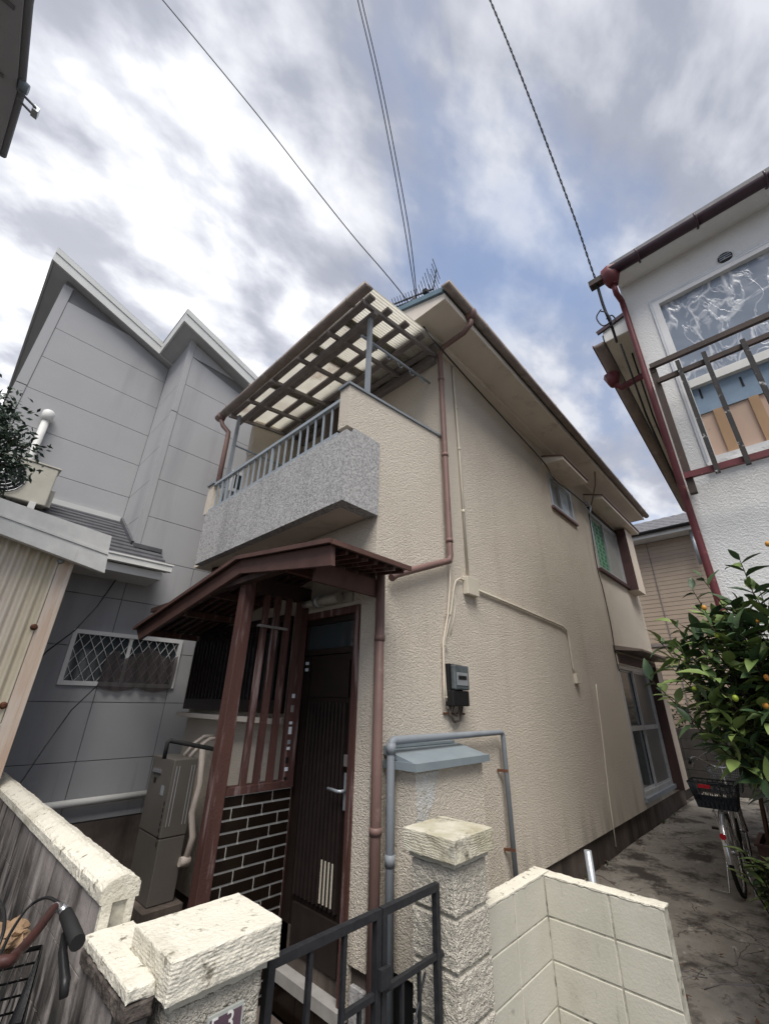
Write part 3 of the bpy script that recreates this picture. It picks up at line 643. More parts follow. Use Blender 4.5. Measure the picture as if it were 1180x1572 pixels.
for k in range(4):
    y = DO[0]-.02+k*.185; D_(MB().box((FX-.035,y,-.14),(FX+.02,y+.18,-.005)), 'riser_tile', M['tile'])
# lamp above the door
la = at('x', FX-.07, 518, 917); lb = at('x', FX-.07, 478, 925)
lm = hb(MB().box((FX-.02,la.y-.12,la.z-.035),(FX-.001,lb.y+.0,la.z+.045)), 'door_lamp', M['lampglass'])
hb(MB().tube([(FX-.07,la.y-.02,la.z),(FX-.07,lb.y-.05,la.z)], .042, 14), 'lamp_tube', M['lampglass'], lm)
hb(MB().tube([(FX-.07,lb.y-.12,la.z),(FX-.07,lb.y-.09,la.z)], .052, 14), 'lamp_ring', M['alu'], lm)
hb(MB().tube([(FX-.07,lb.y-.05,la.z-.005),(FX-.07,lb.y+.10,la.z-.005)], [.035,.028], 12), 'lamp_sensor', M['lampglass'], lm)

# porch roof
PXF = 1.50
ry, rz = at('x', PXF, 370, 856).y, at('x', PXF, 370, 856).z
e0 = at('x', PXF, 512, 830); e1 = at('x', PXF, 211, 964)
f0 = at('x', PXF, 517, 865); f1 = at('x', PXF, 368, 880); f2 = at('x', PXF, 213, 982)
pr = hb(MB().prism([(PXF-.02,e0.y,e0.z-.02),(PXF-.02,ry,rz-.02),(PXF-.02,e1.y,e1.z-.02),(PXF-.02,e1.y,e1.z),(PXF-.02,ry,rz),(PXF-.02,e0.y,e0.z)],(FX-PXF+.02,0,0)), 'porch_roof', M['bronze'])
Q_ = lambda mm, n, mt, **k: hb(mm, n, mt, pr, **k)
Q_(MB().prism([(PXF,e0.y+.02,e0.z-.022),(PXF,f0.y+.05,f0.z),(PXF,f1.y,f1.z),(PXF,ry,rz-.022)],(.03,0,0)), 'bargeboard', M['redfascia'])
Q_(MB().prism([(PXF,ry+.003,rz-.022),(PXF,f1.y+.003,f1.z),(PXF,f2.y,f2.z),(PXF,e1.y,e1.z-.022)],(.03,0,0)), 'bargeboard', M['redfascia'])
Q_(MB().bar((PXF-.03,e0.y-.01,e0.z-.008),(PXF-.03,ry,rz-.008),.02,.03).bar((PXF-.03,ry,rz-.008),(PXF-.03,e1.y+.01,e1.z-.008),.02,.03), 'verge_trim', M['redfascia'])
Q_(MB().bar((PXF-.02,e0.y-.008,e0.z-.012),(FX,e0.y-.008,e0.z-.012),.02,.032), 'eave_trim', M['redfascia'])
# boards and rafters beneath
lz = lambda y: (rz+(e0.z-rz)*(ry-y)/(ry-e0.y) if y < ry else rz+(e1.z-rz)*(y-ry)/(e1.y-ry))-.022
for k in range(7):
    x = PXF+.14+k*.09
    Q_(MB().bar((x,e0.y+.03,lz(e0.y+.03)-.014),(x,ry,lz(ry)-.014),.022,.026).bar((x,ry,lz(ry)-.014),(x,e1.y-.03,lz(e1.y-.03)-.014),.022,.026), 'batten', M['redwood'])
for y in (2.22, 2.60, 3.62, 4.20, 4.95):
    Q_(MB().bar((PXF+.03,y,lz(y)-.055),(FX-.002,y,lz(y)-.055),.05,.055), 'roof_beam', M['redwood'])
Q_(MB().box((PXF+.12,SY-.035,2.33),(FX+.02,SY-.003,2.46)), 'side_board', M['redfascia'])
Q_(MB().box((PXF+.031,2.50,2.44),(PXF+.10,4.9,2.485)), 'front_beam', M['darkwood'])
# post
PYW = 3.02
pc = at('y', PYW, 385, 885).x; pc2 = at('y', PYW, 310, 1390).x
Q_(MB().box(((pc+pc2)/2-.047,PYW-.02,-.15),((pc+pc2)/2+.047,PYW+.075,2.56)), 'porch_post', M['redwood'], bevel=.006)
pcx = (pc+pc2)/2
# wing wall: tiled below, slats above
wz = at('x', FX, 437, 1205).z
Q_(MB().box((pcx+.052,PYW+.012,-.15),(FX-.002,PYW+.075,wz)), 'wing_wall', M['grout'])
Q_(MB().box((pcx+.05,PYW-.01,wz+.001),(FX-.004,PYW+.085,wz+.045)), 'wing_wall_rail', M['redwood'])
rh = .0685; row = 0; z = wz-.008
tmesh = {}
x0_, x1_ = pcx+.054, FX-.004
while z > -.13:
    off = (row*.5 % 1)*.235+.05*(row % 3); x = x1_-(.16, .235, .10)[row % 3]; xs = [x1_]
    while x > x0_+.02: xs.append(x); x -= .235
    xs.append(x0_)
    for i in range(len(xs)-1):
        a, b = xs[i+1]+.005, xs[i]-.005; k_ = round(b-a, 3)
        if k_ not in tmesh: tmesh[k_] = MB().box((-k_/2,-.006,-(rh-.013)),(k_/2,.004,0)).mesh('tile', M['tile'])
        inst('tile', tmesh[k_], ((a+b)/2, PYW+.010, z), pr, rot=(random.uniform(-.006,.006), 0, 0))
    z -= rh; row += 1
for px in (402, 420, 438):
    x = at('y', PYW, px, 1000).x; Q_(MB().box((x-.019,PYW+.0,wz+.045),(x+.019,PYW+.045,2.50)), 'slat', M['redwood'])
hp = Q_(MB().box((FX-.075,PYW-.005,wz+.045),(FX-.005,PYW+.09,2.5)), 'wall_post', M['redwood'])
a, b = at('y', PYW, 395, 960), at('y', PYW, 440, 960)
Q_(MB().bar((a.x,PYW-.012,a.z),(b.x,PYW-.012,a.z),.03,.018), 'slat_rail', M['timber'])
Q_(MB().box((pcx+.05,PYW-.02,2.40),(FX-.003,PYW+.08,2.52)), 'lintel', M['darkwood'])
for i, (px, py, hh, mt) in enumerate([(436,1068,.03,'sticker'),(435,1088,.05,'timber'),(432,1110,.02,'sticker'),(431,1122,.05,'sticker'),(430,1140,.03,'lid'),(429,1150,.02,'sticker'),(430,1168,.04,'black'),(429,1182,.025,'sticker'),(428,1196,.02,'black'),(427,1205,.03,'sticker')]):
    a = at('y', PYW-.007, px, py); Q_(MB().box((FX-.079-.012,PYW-.0075,a.z-hh/2),(FX-.079+.016,PYW-.0052,a.z+hh/2)), 'sticker', M[mt])
# dark tiles on the front wall between wing wall and door
z = wz-.008; k2 = MB().box((-.008,-.055,-(rh-.009)),(.003,0,0)).mesh('tile', M['tile'])
while z > 0: inst('tile', k2, (FX-.003, PYW+.075, z), pr); z -= rh

# ================================================================== THINGS ROUND THE HOUSE
from mathutils import noise as mn
def rough_box(a, b, step, amp, freq, ripple=0, faces=None, seed=0.0, round_=.012):
    """box whose surface is subdivided and pushed in and out; ripple adds chisel waves on the upright faces"""
    x0,x1 = sorted((a[0],b[0])); y0,y1 = sorted((a[1],b[1])); z0,z1 = sorted((a[2],b[2]))
    n = [max(1, int(round(d/step))) for d in (x1-x0, y1-y0, z1-z0)]
    idx = {}; vs = []; fs = []
    c = Vector(((x0+x1)/2, (y0+y1)/2, (z0+z1)/2)); hf = Vector(((x1-x0)/2, (y1-y0)/2, (z1-z0)/2))
    def V(i, j, k):
        key = (i, j, k)
        if key not in idx:
            p = Vector((x0+(x1-x0)*i/n[0], y0+(y1-y0)*j/n[1], z0+(z1-z0)*k/n[2]))
            nr = Vector(((-1 if i == 0 else 1 if i == n[0] else 0), (-1 if j == 0 else 1 if j == n[1] else 0), (-1 if k == 0 else 1 if k == n[2] else 0)))
            sides = sum(abs(q) for q in nr)
            q = p*freq+Vector((seed, seed*2, 0))
            d = mn.noise(q)*amp+mn.noise(q*2.7)*amp*.5
            if ripple and nr.z == 0:
                t = (p.x if nr.y else p.y)
                d += ripple*math.sin((p.z+mn.noise(p*11)*.016)*560+mn.noise(p*22)*3)*(.5+.5*mn.noise(p*7+Vector((4,1,2))))
            nn = nr.normalized()
            if sides > 1: d -= round_*(.6+.5*mn.noise(p*30))
            if nr.z > 0 and sides == 1: d *= .35
            vs.append(p+nn*d); idx[key] = len(vs)-1
        return idx[key]
    def grid(f, na, nb):
        for i in range(na):
            for j in range(nb): fs.append(tuple(V(*f(*q)) for q in ((i,j),(i+1,j),(i+1,j+1),(i,j+1))))
    grid(lambda i,j:(i,j,0), n[0], n[1]); grid(lambda i,j:(i,j,n[2]), n[0], n[1])
    grid(lambda i,j:(i,0,j), n[0], n[2]); grid(lambda i,j:(i,n[1],j), n[0], n[2])
    grid(lambda i,j:(0,i,j), n[1], n[2]); grid(lambda i,j:(n[0],i,j), n[1], n[2])
    return MB().add(vs, fs, False)

# electric meter
mt0 = at('y', SY-.001, 704, 1050)
E_ = thing('electric_meter', (mt0.x, SY-.001, mt0.z-.2), 'black electricity meter with a clear cover screwed to the cream wall above the grey pipe', 'meter')
a, b = at('y', SY-.05, 688, 1020), at('y', SY-.09, 720, 1064)
MB().box((a.x,SY-.05,b.z),(b.x-.03,SY-.002,a.z+.01)).build('back_plate', M['black'], E_, bevel=.008)
MB().box((a.x+.02,SY-.10,b.z+.02),(b.x,SY-.05,a.z)).build('meter_cover', M['meterglass'], E_, bevel=.012)
MB().box((a.x+.04,SY-.104,a.z-.16),(b.x-.03,SY-.1005,a.z-.06)).build('dial_plate', M['galv'], E_)
MB().box((a.x+.06,SY-.1065,a.z-.115),(b.x-.05,SY-.1045,a.z-.085)).build('dial_window', M['black'], E_)
c = at('y', SY-.04, 690, 1084)
MB().box((a.x-.005,SY-.09,c.z),(b.x+.0,SY-.002,b.z+.015)).build('terminal_cover', M['black'], E_, bevel=.008)
MB().tube(PY(SY-.03, [(692,1082),(690,1095),(697,1108),(706,1106),(709,1084)]), .010, 7).build('cable', M['found'], E_)
MB().tube(PY(SY-.045, [(697,1082),(695,1092),(701,1099),(704,1096),(705,1084)]), .008, 7).build('cable', M['found'], E_)
MB().bar(at('y',SY-.01,681,1095), at('y',SY-.01,712,1096), .02, .015).build('cable_bracket', M['rust'], E_)

# rendered utility box with tin lid
U = thing('utility_box', (2.76, 2.08, 0), 'rough-stuccoed box with sloping blue-grey tin lid against the house wall', 'utility box')
LF = (at('y',1.915,631,1176).z+at('y',1.915,752,1157).z)/2; LB = (at('y',2.19,590,1151).z+at('y',2.19,696,1139).z)/2; print('lid', LF, LB)
MB().box((2.375,1.955,.235),(3.17,SY-.003,LF-.02)).build('body', M['stucco'], U)
MB().prism([(2.335,1.915,LF-.03),(2.335,SY-.004,LB-.03),(2.335,SY-.004,LB),(2.335,1.915,LF)],(.87,0,0)).build('lid', M['lid'], U)
MB().box((2.335,1.905,LF-.042),(3.205,1.9145,LF+.003)).box((2.325,1.905,LF-.042),(2.3345,SY-.01,LF+.004)).build('lid_edge', M['lid'], U)
MB().box((2.335,SY-.02,LB+.001),(3.15,SY-.004,LB+.02)).build('lid_flashing', M['lid'], U)
MB().box((2.40,1.99,-.19),(3.12,SY-.01,.233)).build('dark_base', M['black'], U)
def white_patch():
    q = MB().prism([(2.3765,1.9535,1.20),(2.62,1.9535,1.20),(2.56,1.9535,1.05),(2.47,1.9535,.93),(2.42,1.9535,.70),(2.3765,1.9535,.72)],(0,-.0022,0))
    q.build('bare_patch', mat('pale_worn_patch', (.62,.64,.66), (.52,.50,.45), 9, .9, 1, 80, .008, vor=62), U)
white_patch()

# grey water pipe frame
p0 = at('y', 2.10, 600, 1137); p1 = at('y', 2.14, 771, 1124); p2 = at('y', 2.14, 796, 1360)
wp = MB().tube([(p0.x,2.10,-.18),(p0.x,2.10,p0.z-.03),(p0.x+.008,2.10,p0.z-.008),(p0.x+.03,2.10,p0.z),(p1.x-.03,2.14,p1.z),(p1.x-.008,2.14,p1.z-.008),(p1.x,2.14,p1.z-.03),(p1.x+.005,2.14,.02)], [.027]*4+[.021]*4, 12)
WP = wp.build('water_pipe', M['grey_metal'], None, 'grey painted pipe bent into a frame round the utility box', 'pipe')
for (x, y, z, rr_) in ((p0.x,2.10,p0.z-.045,.033),(p0.x,2.10,.75,.031)):
    MB().tube([(x,y,z-.03),(x,y,z+.03)], rr_, 12).build('socket', M['grey_metal'], WP)
for (x, z) in ((p0.x+.02,.98),(p0.x+.02,.48),(p1.x,1.08),(p1.x+.003,.52)):
    MB().bar((x,2.12,z),(x-.05 if x > 3 else x+.06,SY-.003,z),.02,.02).build('bracket', M['rust'], WP)

# ---- gateposts
def gatepost(name, x0, x1, y0, y1, zt, ct, label, capmat, inset, seed):
    g = thing(name, ((x0+x1)/2, (y0+y1)/2, -.2), label, 'gatepost')
    rough_box((x0,y0,zt-ct),(x1,y1,zt), .0045, .0034, 15, .0012, seed=seed, round_=.004).build('cap', capmat, g)
    i = inset; rough_box((x0+i-.012,y0+i-.012,zt-ct-.028),(x1-i+.012,y1-i+.012,zt-ct-.001), .02, .003, 14, seed=seed).build('neck', M['block'], g)
    z = zt-ct-.029
    MB().box((x0+i+.012,y0+i+.012,-.2),(x1-i-.012,y1-i-.012,z)).build('mortar_core', M['mortar'], g)
    k = 0
    while z > -.19:
        h = .188; zb = max(z-h, -.2)
        rough_box((x0+i,y0+i,zb+.008),(x1-i,y1-i,z), .008, .0038, 30, .0012, seed=seed+k*3.3, round_=.007).build('stone', M['post'], g); z -= h+.006; k += 1
    return g
LP = gatepost('gatepost', .735, 1.093, 1.47, 1.76, .955, .095, 'nearer cream gatepost with the house number plate, left of the black gate', M['cap'], .035, 1.0)
RP = gatepost('gatepost', 2.075, 2.435, 1.465, 1.80, 1.00, .10, 'farther cream gatepost with a mossy cap, right of the black gate', M['capdirty'], .032, 5.0)
# number plate on the near gatepost
a = at('y', 1.488, 320, 1561); b = at('y', 1.488, 373, 1536)
pl = MB().box((a.x,1.486,b.z-.16),(b.x+.004,1.494,b.z)).build('number_plate', M['plate'], LP)
MB().box((a.x+.006,1.4852,b.z-.15),(b.x-.002,1.4858,b.z-.008)).build('plate_print', M['platep'], LP)
tcv = bpy.data.curves.new('digits', 'FONT'); tcv.body = '5-3'; tcv.size = .062; tcv.extrude = .0004
to = bpy.data.objects.new('digits', tcv); col.objects.link(to)
bpy.context.view_layer.update()
dme = bpy.data.meshes.new_from_object(to.evaluated_get(bpy.context.evaluated_depsgraph_get())); col.objects.unlink(to); bpy.data.objects.remove(to)
dme.materials.clear(); dme.materials.append(M['white'])
dgt = inst('digits', dme, (a.x+.006, 1.4842, b.z-.050), LP, rot=(R(90), 0, 0), scale=(.95, 1.05, 1))

# ---- gate
gy = 1.575
gp = lambda px, py: at('y', gy, px, py)
gl, gr_, gm = gp(415,1480), gp(668,1360), gp(580,1403)
GT = thing('gate', ((gl.x+gr_.x)/2, gy, -.14), 'black iron double gate between the two cream gateposts', 'gate')
zt = (gl.z+gr_.z)/2
zm = gp(668,1468).z
bar_ = lambda n, p, q, w: MB().bar(p, q, w, w).build(n, M['gate'], GT)
xm = gm.x
for x0, x1, nm in ((gl.x, xm-.004, 'l'), (xm+.004+.028, gr_.x, 'r')):
    bar_('top_rail', (x0-.014,gy,zt), (x1+.014,gy,zt), .028)
    bar_('bottom_rail', (x0+.0145,gy,-.04), (x1-.0145,gy,-.04), .026)
    for x in (x0, x1): bar_('stile', (x,gy,-.14), (x,gy,zt-.0145), .028)
xb1, xb2 = gp(474,1500).x, gp(527,1480).x
for x in (xb1, xb2): bar_('bar', (x,gy,-.026), (x,gy,zt-.0145), .018)
bar_('mid_rail', (xb2+.01,gy,zm), (xm-.019,gy,zm), .020); bar_('mid_rail', (xm+.047,gy,zm), (gr_.x-.0145,gy,zm), .020)
xc = (xb2+xm)/2; bar_('bar', (xc,gy,-.026), (xc,gy,zm-.0105), .014)
wR = gr_.x-xm-.06
for k in (1, 2):
    x = xm+.03+wR*k/3+.01; bar_('bar', (x,gy,-.026), (x,gy,zm-.0105), .014)
def scroll(cx, cz, r, s_):
    return [(cx+s_*math.cos(t)*r*(1-t/14), gy, cz+math.sin(t)*r*(1-t/14)) for t in [i*.45 for i in range(22)]]
MB().tube([(xm+.06,gy,.10),(gr_.x-.09,gy,zm-.03)], .006, 6).tube(scroll(xm+.13,.30,.05,1), .005, 5).tube(scroll(gr_.x-.12,.16,.05,-1), .005, 5).build('scroll', M['gate'], GT)
MB().tube([(gr_.x,gy,.55),(gr_.x+.07,gy+.01,.55)], .012, 8).build('hinge', M['gate'], GT)
MB().box((xm-.01,gy-.035,zm+.02),(xm+.045,gy-.015,zm+.08)).build('latch', M['gate'], GT)

# ---- cream block wall on the right (stack bond, courses .2)
BW = thing('block_wall', (3.0, 1.4, -.2), 'L-shaped cream painted block wall running from the farther gatepost', 'wall')
bt = .610; wx1, wx0, wy1, wy0 = 3.186, 2.44, 1.572, .895
MB().box((wx0+.004,wy1+.004,-.19),(3.282,wy1+.096,bt-.004)).box((wx1+.004,wy0+.004,-.19),(wx1+.092,wy1+.0035,bt-.004)).build('mortar_core', M['mortar'], BW)
def block(p, q, mt=None, par=None, bev=.0035, nm='block', sd=0): 
    return MB().box(p, q).build(nm, mt or M['block'], par or BW, bevel=.004)
z = bt; kk = 0
while z > -.15:
    xs = [wx1, wx1-.392, wx0]
    for i in range(2): block((xs[i+1]+.0035, wy1, z-.193), (xs[i]-(.0035 if i else -.0), wy1+.1, z-(0 if z == bt else .0)), sd=kk); kk += 1
    block((wx1+.0, wy1+.0035-.0035, z-.193), (wx1+.1, wy1+.1, z), sd=kk); kk += 1
    ys = [wy1-.0035, wy1-.392, wy0]
    for i in range(2): block((wx1, ys[i+1]+.005, z-.191), (wx1+.095, ys[i]-.005, z), sd=kk); kk += 1
    z -= .2
# thin painted coping skim
rough_box((wx0,wy1-.004,bt+.0005),(wx1+.1,wy1+.102,bt+.014), .02, .004, 25, round_=.006).build('coping', M['cap'], BW)
rough_box((wx1-.004,wy0-.004,bt+.0005),(wx1+.098,wy1-.0045,bt+.013), .02, .004, 25, round_=.006).build('coping', M['cap'], BW)
a = at('x', wx1+.13, 911, 1358); b = at('x', wx1+.13, 905, 1306)
MB().tube([(a.x,a.y,-.02),(b.x-.005,a.y+.005,b.z)], .022, 12).build('galvanised_stub', M['galv'], None, 'short galvanised pipe standing behind the cream block wall', 'pipe')

# ---- stained low wall on the left
LW = thing('low_wall', (.74, 3.5, -.2), 'streaked grey block wall with a chipped cream coping, on the left', 'wall')
wx, wxb, wyn, wyf, wz1 = .690, .790, 1.965, 5.46, .965
MB().box((wx+.004,wyn+.004,-.2),(wxb-.004,wyf,wz1)).build('mortar_core', M['mortar'], LW)
z = wz1; kk = 0
while z > -.18:
    y = wyn
    while y < wyf-.05:
        y2 = min(y+.397, wyf)
        MB().box((wx,y+.003,z-.194),(wxb,y2-.003,z-.003)).build('block', M['oldblock'], LW); y = y2
    z -= .197
# end face: two cream fins with a groove between
MB().box((wx-.002,wyn-.02,.90-.06),(wx+.03,wyn-.001,wz1)).box((wxb-.022,wyn-.02,.90-.06),(wxb+.002,wyn-.001,wz1)).build('wall_end', M['cap'], LW)
MB().box((wx+.03,wyn-.006,.84),(wxb-.022,wyn-.001,wz1)).build('wall_end_groove', M['mortar'], LW)
def coping(y0, y1, x0, x1, z0, seed):
    n = int((y1-y0)/.012); prof = [(x0+.004,0),(x0,.006),(x0-.001,.040),(x0+.008,.050),((x0+x1)/2-.01,.070),((x0+x1)/2+.01,.071),(x1-.008,.052),(x1+.001,.042),(x1,0)]
    vs = []; fs = []; m_ = len(prof)
    sub = []
    for i in range(m_-1):
        for t in (0, .34, .67): sub.append((prof[i][0]+(prof[i+1][0]-prof[i][0])*t, prof[i][1]+(prof[i+1][1]-prof[i][1])*t))
    sub.append(prof[-1]); m_ = len(sub)
    for j in range(n+1):
        y = y0+(y1-y0)*j/n
        for x, z in sub:
            q = Vector((x*3, y, z*3)); d = mn.noise(q*9+Vector((seed,0,0)))*.003+mn.noise(q*50)*.0022-max(0,mn.noise(q*90)-.25)*.012
            vs.append((x+(d*.6 if x > (x0+x1)/2 else -d*.6), y, z0+z+(d if z > .01 else 0)))
    for j in range(n):
        for i in range(m_-1): a = j*m_+i; fs.append((a, a+1, a+m_+1, a+m_))
    fs.append(tuple(range(m_))); fs.append(tuple(range(n*m_, (n+1)*m_))[::-1])
    return MB().add(vs, fs, False)
y = 1.945; k = 0
while y < wyf:
    y2 = min(y+.95, wyf); coping(y+.002, y2-.002, wx-.012, wxb+.012, wz1+.001, k*7.1).build('coping_stone', M['cap'], LW); y = y2; k += 1
MB().box((.668,1.545,-.2),(.728,wyn-.022,.83)).box((.7285,1.765,-.2),(wxb,wyn-.022,.83)).build('low_section', M['oldblock'], LW)
rough_box((.655,1.53,.8305),(.730,1.762,.870), .006, .004, 26, round_=.005).build('grimy_edge', M['grime'], LW)
rough_box((.655,1.763,.8305),(wxb+.012,wyn-.024,.870), .006, .004, 26, round_=.005).build('grimy_edge', M['grime'], LW)
rough_box((.655,1.53,.872),(.730,1.762,.905), .006, .003, 26, round_=.005).build('coping_stone', M['cap'], LW)
rough_box((.655,1.763,.872),(wxb+.012,wyn-.024,.903), .006, .003, 26, round_=.005, seed=4).build('coping_stone', M['cap'], LW)

# ---- water heater on concrete blocks
hx0, hx1, hy0, hy1, hz0, hz1 = 1.755, 1.965, 4.08, 4.54, .165, 1.135
WH = thing('water_heater', (1.86, 4.31, hz0), 'slim grey-bronze gas water heater standing in the gap left of the porch', 'water heater')
hs = at('y', hy0, 243, 1290).z
MB().box((hx0,hy0,hs+.004),(hx1,hy1,hz1)).build('upper_casing', M['heater'], WH, bevel=.008)
MB().box((hx0+.004,hy0+.003,hz0),(hx1-.003,hy1-.003,hs)).build('pipe_cover', M['heater'], WH, bevel=.006)
MB().box((hx0-.012,hy1-.24,hz1-.12),(hx0-.001,hy1-.07,hz1-.095)).build('flue_slot', M['silver'], WH)
MB().box((hx0-.0025,hy1-.16,hz1-.20),(hx0-.0005,hy1-.11,hz1-.16)).build('label', M['black'], WH)
MB().box((hx0-.0025,hy0+.10,hz1-.27),(hx0-.0005,hy0+.16,hz1-.20)).build('label', M['galv'], WH)
for k in range(7):
    z = hz1-.30-k*.045; MB().box((hx0-.002,hy0+.03,z-.028),(hx0-.0005,hy0+.045,z)).build('vent_slot', M['black'], WH)
for xx in (hx0+.03, hx0+.055, hx1-.05, hx1-.025):
    MB().box((xx-.003,hy0-.003,hs+.08),(xx+.003,hy0-.0005,hz1-.05)).build('side_rib', M['alu'], WH)
MB().tube([(hx1-.04,hy0+.10,hz1),(hx1+.02,hy0+.08,hz1+.08),(hx1+.10,hy0+.06,hz1+.14),(FX-.01,hy0+.06,hz1+.14)], .017, 8).build('lagged_pipe', M['lag'], WH)
MB().tube([(hx1-.04,hy0+.22,hz1),(hx1+.02,hy0+.2,hz1+.09),(hx1+.10,hy0+.19,hz1+.15),(FX-.01,hy0+.19,hz1+.15)], .017, 8).build('lagged_pipe', M['lag'], WH)
MB().tube([(hx1+.03,hy0+.03,hz1+.08),(hx1+.05,hy0+.0,hz1-.2),(hx1+.02,hy0-.0,hs+.15),(hx1+.06,hy0-.01,hs-.02),(hx1+.03,hy0-.01,hs-.18)], .026, 9).tube([(hx1-.02,hy0-.02,hs-.17),(hx1+.06,hy0-.02,hs-.18)], .034, 8).build('lagged_pipe', M['lag'], WH)
CB = thing('concrete_block', (1.86, 4.3, -.12), 'dark concrete block with holes carrying the water heater', 'block')
MB().box((hx0-.05,hy0-.08,.10),(hx1+.04,hy1+.05,.162)).box((hx0-.05,hy0-.08,-.12),(hx1+.04,hy1+.05,-.03)).build('slab', M['found'], CB)
for k in range(5): MB().box((hx0-.05,hy0-.08+k*.135,-.0299),(hx1+.04,hy0-.08+k*.135+.03,.0999)).build('web', M['found'], CB)
a, b, c = at('y', 3.7, 258, 1137), at('y', 3.7, 331, 1150), at('y', 3.7, 321, 1260)
MB().tube([(a.x,3.7,a.z-.12),(a.x,3.7,a.z-.01),(a.x+.015,3.7,a.z),(b.x-.01,3.7,b.z),(b.x,3.7,b.z-.015),(b.x,3.7,-.12)], .016, 8).build('dark_pipe', M['rubber'], None, 'dark wrapped pipe bent over behind the porch post', 'pipe')

# ================================================================== GREY NEIGHBOUR HOUSE
NY, CXc, RYc = 5.5, 1.345, 6.42
NH = thing('house', (2.6, 8.0, -.2), 'tall pale grey panel-clad house with a notched single-slope roof, on the left', 'house')
def N_(mm, n, mt, par=None, **k): return mm.build(n, mt, par or NH, **k)
RS, R0, RX0 = .37, 6.81, 1.11
roofz = lambda x: R0-(x-RX0)*RS         # underside of the single-slope roof along x
N_(MB().prism([(CXc+.02,NY+.02,-.1),(7.0,NY+.02,-.1),(7.0,NY+.02,roofz(7.0)-.02),(CXc+.02,NY+.02,roofz(CXc)-.02)],(0,6,0)), 'front_wall', M['joint'])
N_(MB().prism([(-.28,RYc+.02,-.1),(CXc+.019,RYc+.02,-.1),(CXc+.019,RYc+.02,roofz(CXc)-.02),(-.28,RYc+.02,roofz(-.28)-.02)],(0,5,0)), 'recessed_wall', M['joint'])
N_(MB().box((-.6,NY+.02,-.1),(CXc+.019,RYc+.019,3.06)), 'lower_wall', M['joint'])
N_(MB().box((-.6,NY+.0,-.1),(6.9,NY+.3,.49)), 'plinth', M['found'])
zs = [.50]+[1.02+.5385*k for k in range(12)]
def panel_y(x0, x1, z0, z1, y, cut=True, nm='siding_panel', th=.018):
    if cut:
        za, zb = min(z1, roofz(x0)-.03), min(z1, roofz(x1)-.03)
        if za <= z0+.02: return
        if zb <= z0+.02:
            xc_ = x0+(roofz(x0)-.03-z0)/RS
            poly = [(x0,y,z0),(xc_,y,z0),(x0,y,za)]
        elif zb < z1-1e-4 and za >= z1-1e-4:
            xk = RX0+(R0-.03-z1)/RS; poly = [(x0,y,z0),(x1,y,z0),(x1,y,zb),(xk,y,z1),(x0,y,z1)] if x0 < xk < x1 else [(x0,y,z0),(x1,y,z0),(x1,y,zb),(x0,y,za)]
        else: poly = [(x0,y,z0),(x1,y,z0),(x1,y,zb),(x0,y,za)]
    else: poly = [(x0,y,z0),(x1,y,z0),(x1,y,z1),(x0,y,z1)]
    N_(MB().prism(poly,(0,th,0)), nm, M['siding'])
gJ = .0035
NW = (1.05, 2.14, 1.745, 2.235)      # lattice window
def with_hole(x0, x1, z0, z1):
    hx0, hx1, hz0, hz1 = NW[0]-.03, NW[1]+.03, NW[2]-.03, NW[3]+.03
    if x1 <= hx0 or x0 >= hx1 or z1 <= hz0 or z0 >= hz1: return [(x0,x1,z0,z1)]
    out = []
    if x0 < hx0: out.append((x0,hx0,z0,z1))
    if x1 > hx1: out.append((hx1,x1,z0,z1))
    xa, xb = max(x0,hx0), min(x1,hx1)
    if z0 < hz0: out.append((xa,xb,z0,hz0))
    if z1 > hz1: out.append((xa,xb,hz1,z1))
    return out
for i in range(len(zs)-1):
    z0, z1 = zs[i]+gJ, zs[i+1]-gJ
    low = zs[i+1] < 3.3
    xsj = [-.6, -.08, .652, 1.385, 2.118, 2.85, 3.6, 4.3, 5.1, 5.9, 6.9] if low else [CXc+.07, 3.6, 5.4, 6.9]
    for j in range(len(xsj)-1):
        if low and zs[i+1] > 3.1: z1b = 3.05
        for (a, b, c, d) in with_hole(xsj[j]+(gJ if j else 0), xsj[j+1]-gJ, z0, z1):
            if b-a > .02 and d-c > .02: panel_y(a, b, c, d, NY, cut=not low)
    if not low:
        xsr = [-.20, CXc-.02]
        panel_y(-.17, CXc-.004, max(z0,3.3), z1, RYc)
        zt_ = min(z1, roofz(CXc)-.03)
        if zt_ > z0+.05: N_(MB().box((CXc,NY+.075,z0),(CXc+.018,RYc-.003,zt_)), 'siding_panel', M['siding'])
# corner boards
for k, (za, zb) in enumerate(((3.2, 5.33), (5.345, roofz(CXc)-.02))):
    N_(MB().box((CXc-.012,NY-.008,za),(CXc+.066,NY+.018,zb)).box((CXc-.012,NY+.019,za),(CXc+.004,NY+.07,zb)), 'corner_board', M['siding'])
    N_(MB().box((-.29,RYc-.008,za),(-.175,RYc+.018,min(zb+.5 if k else zb, roofz(-.29)-.02))), 'corner_board', M['siding'])
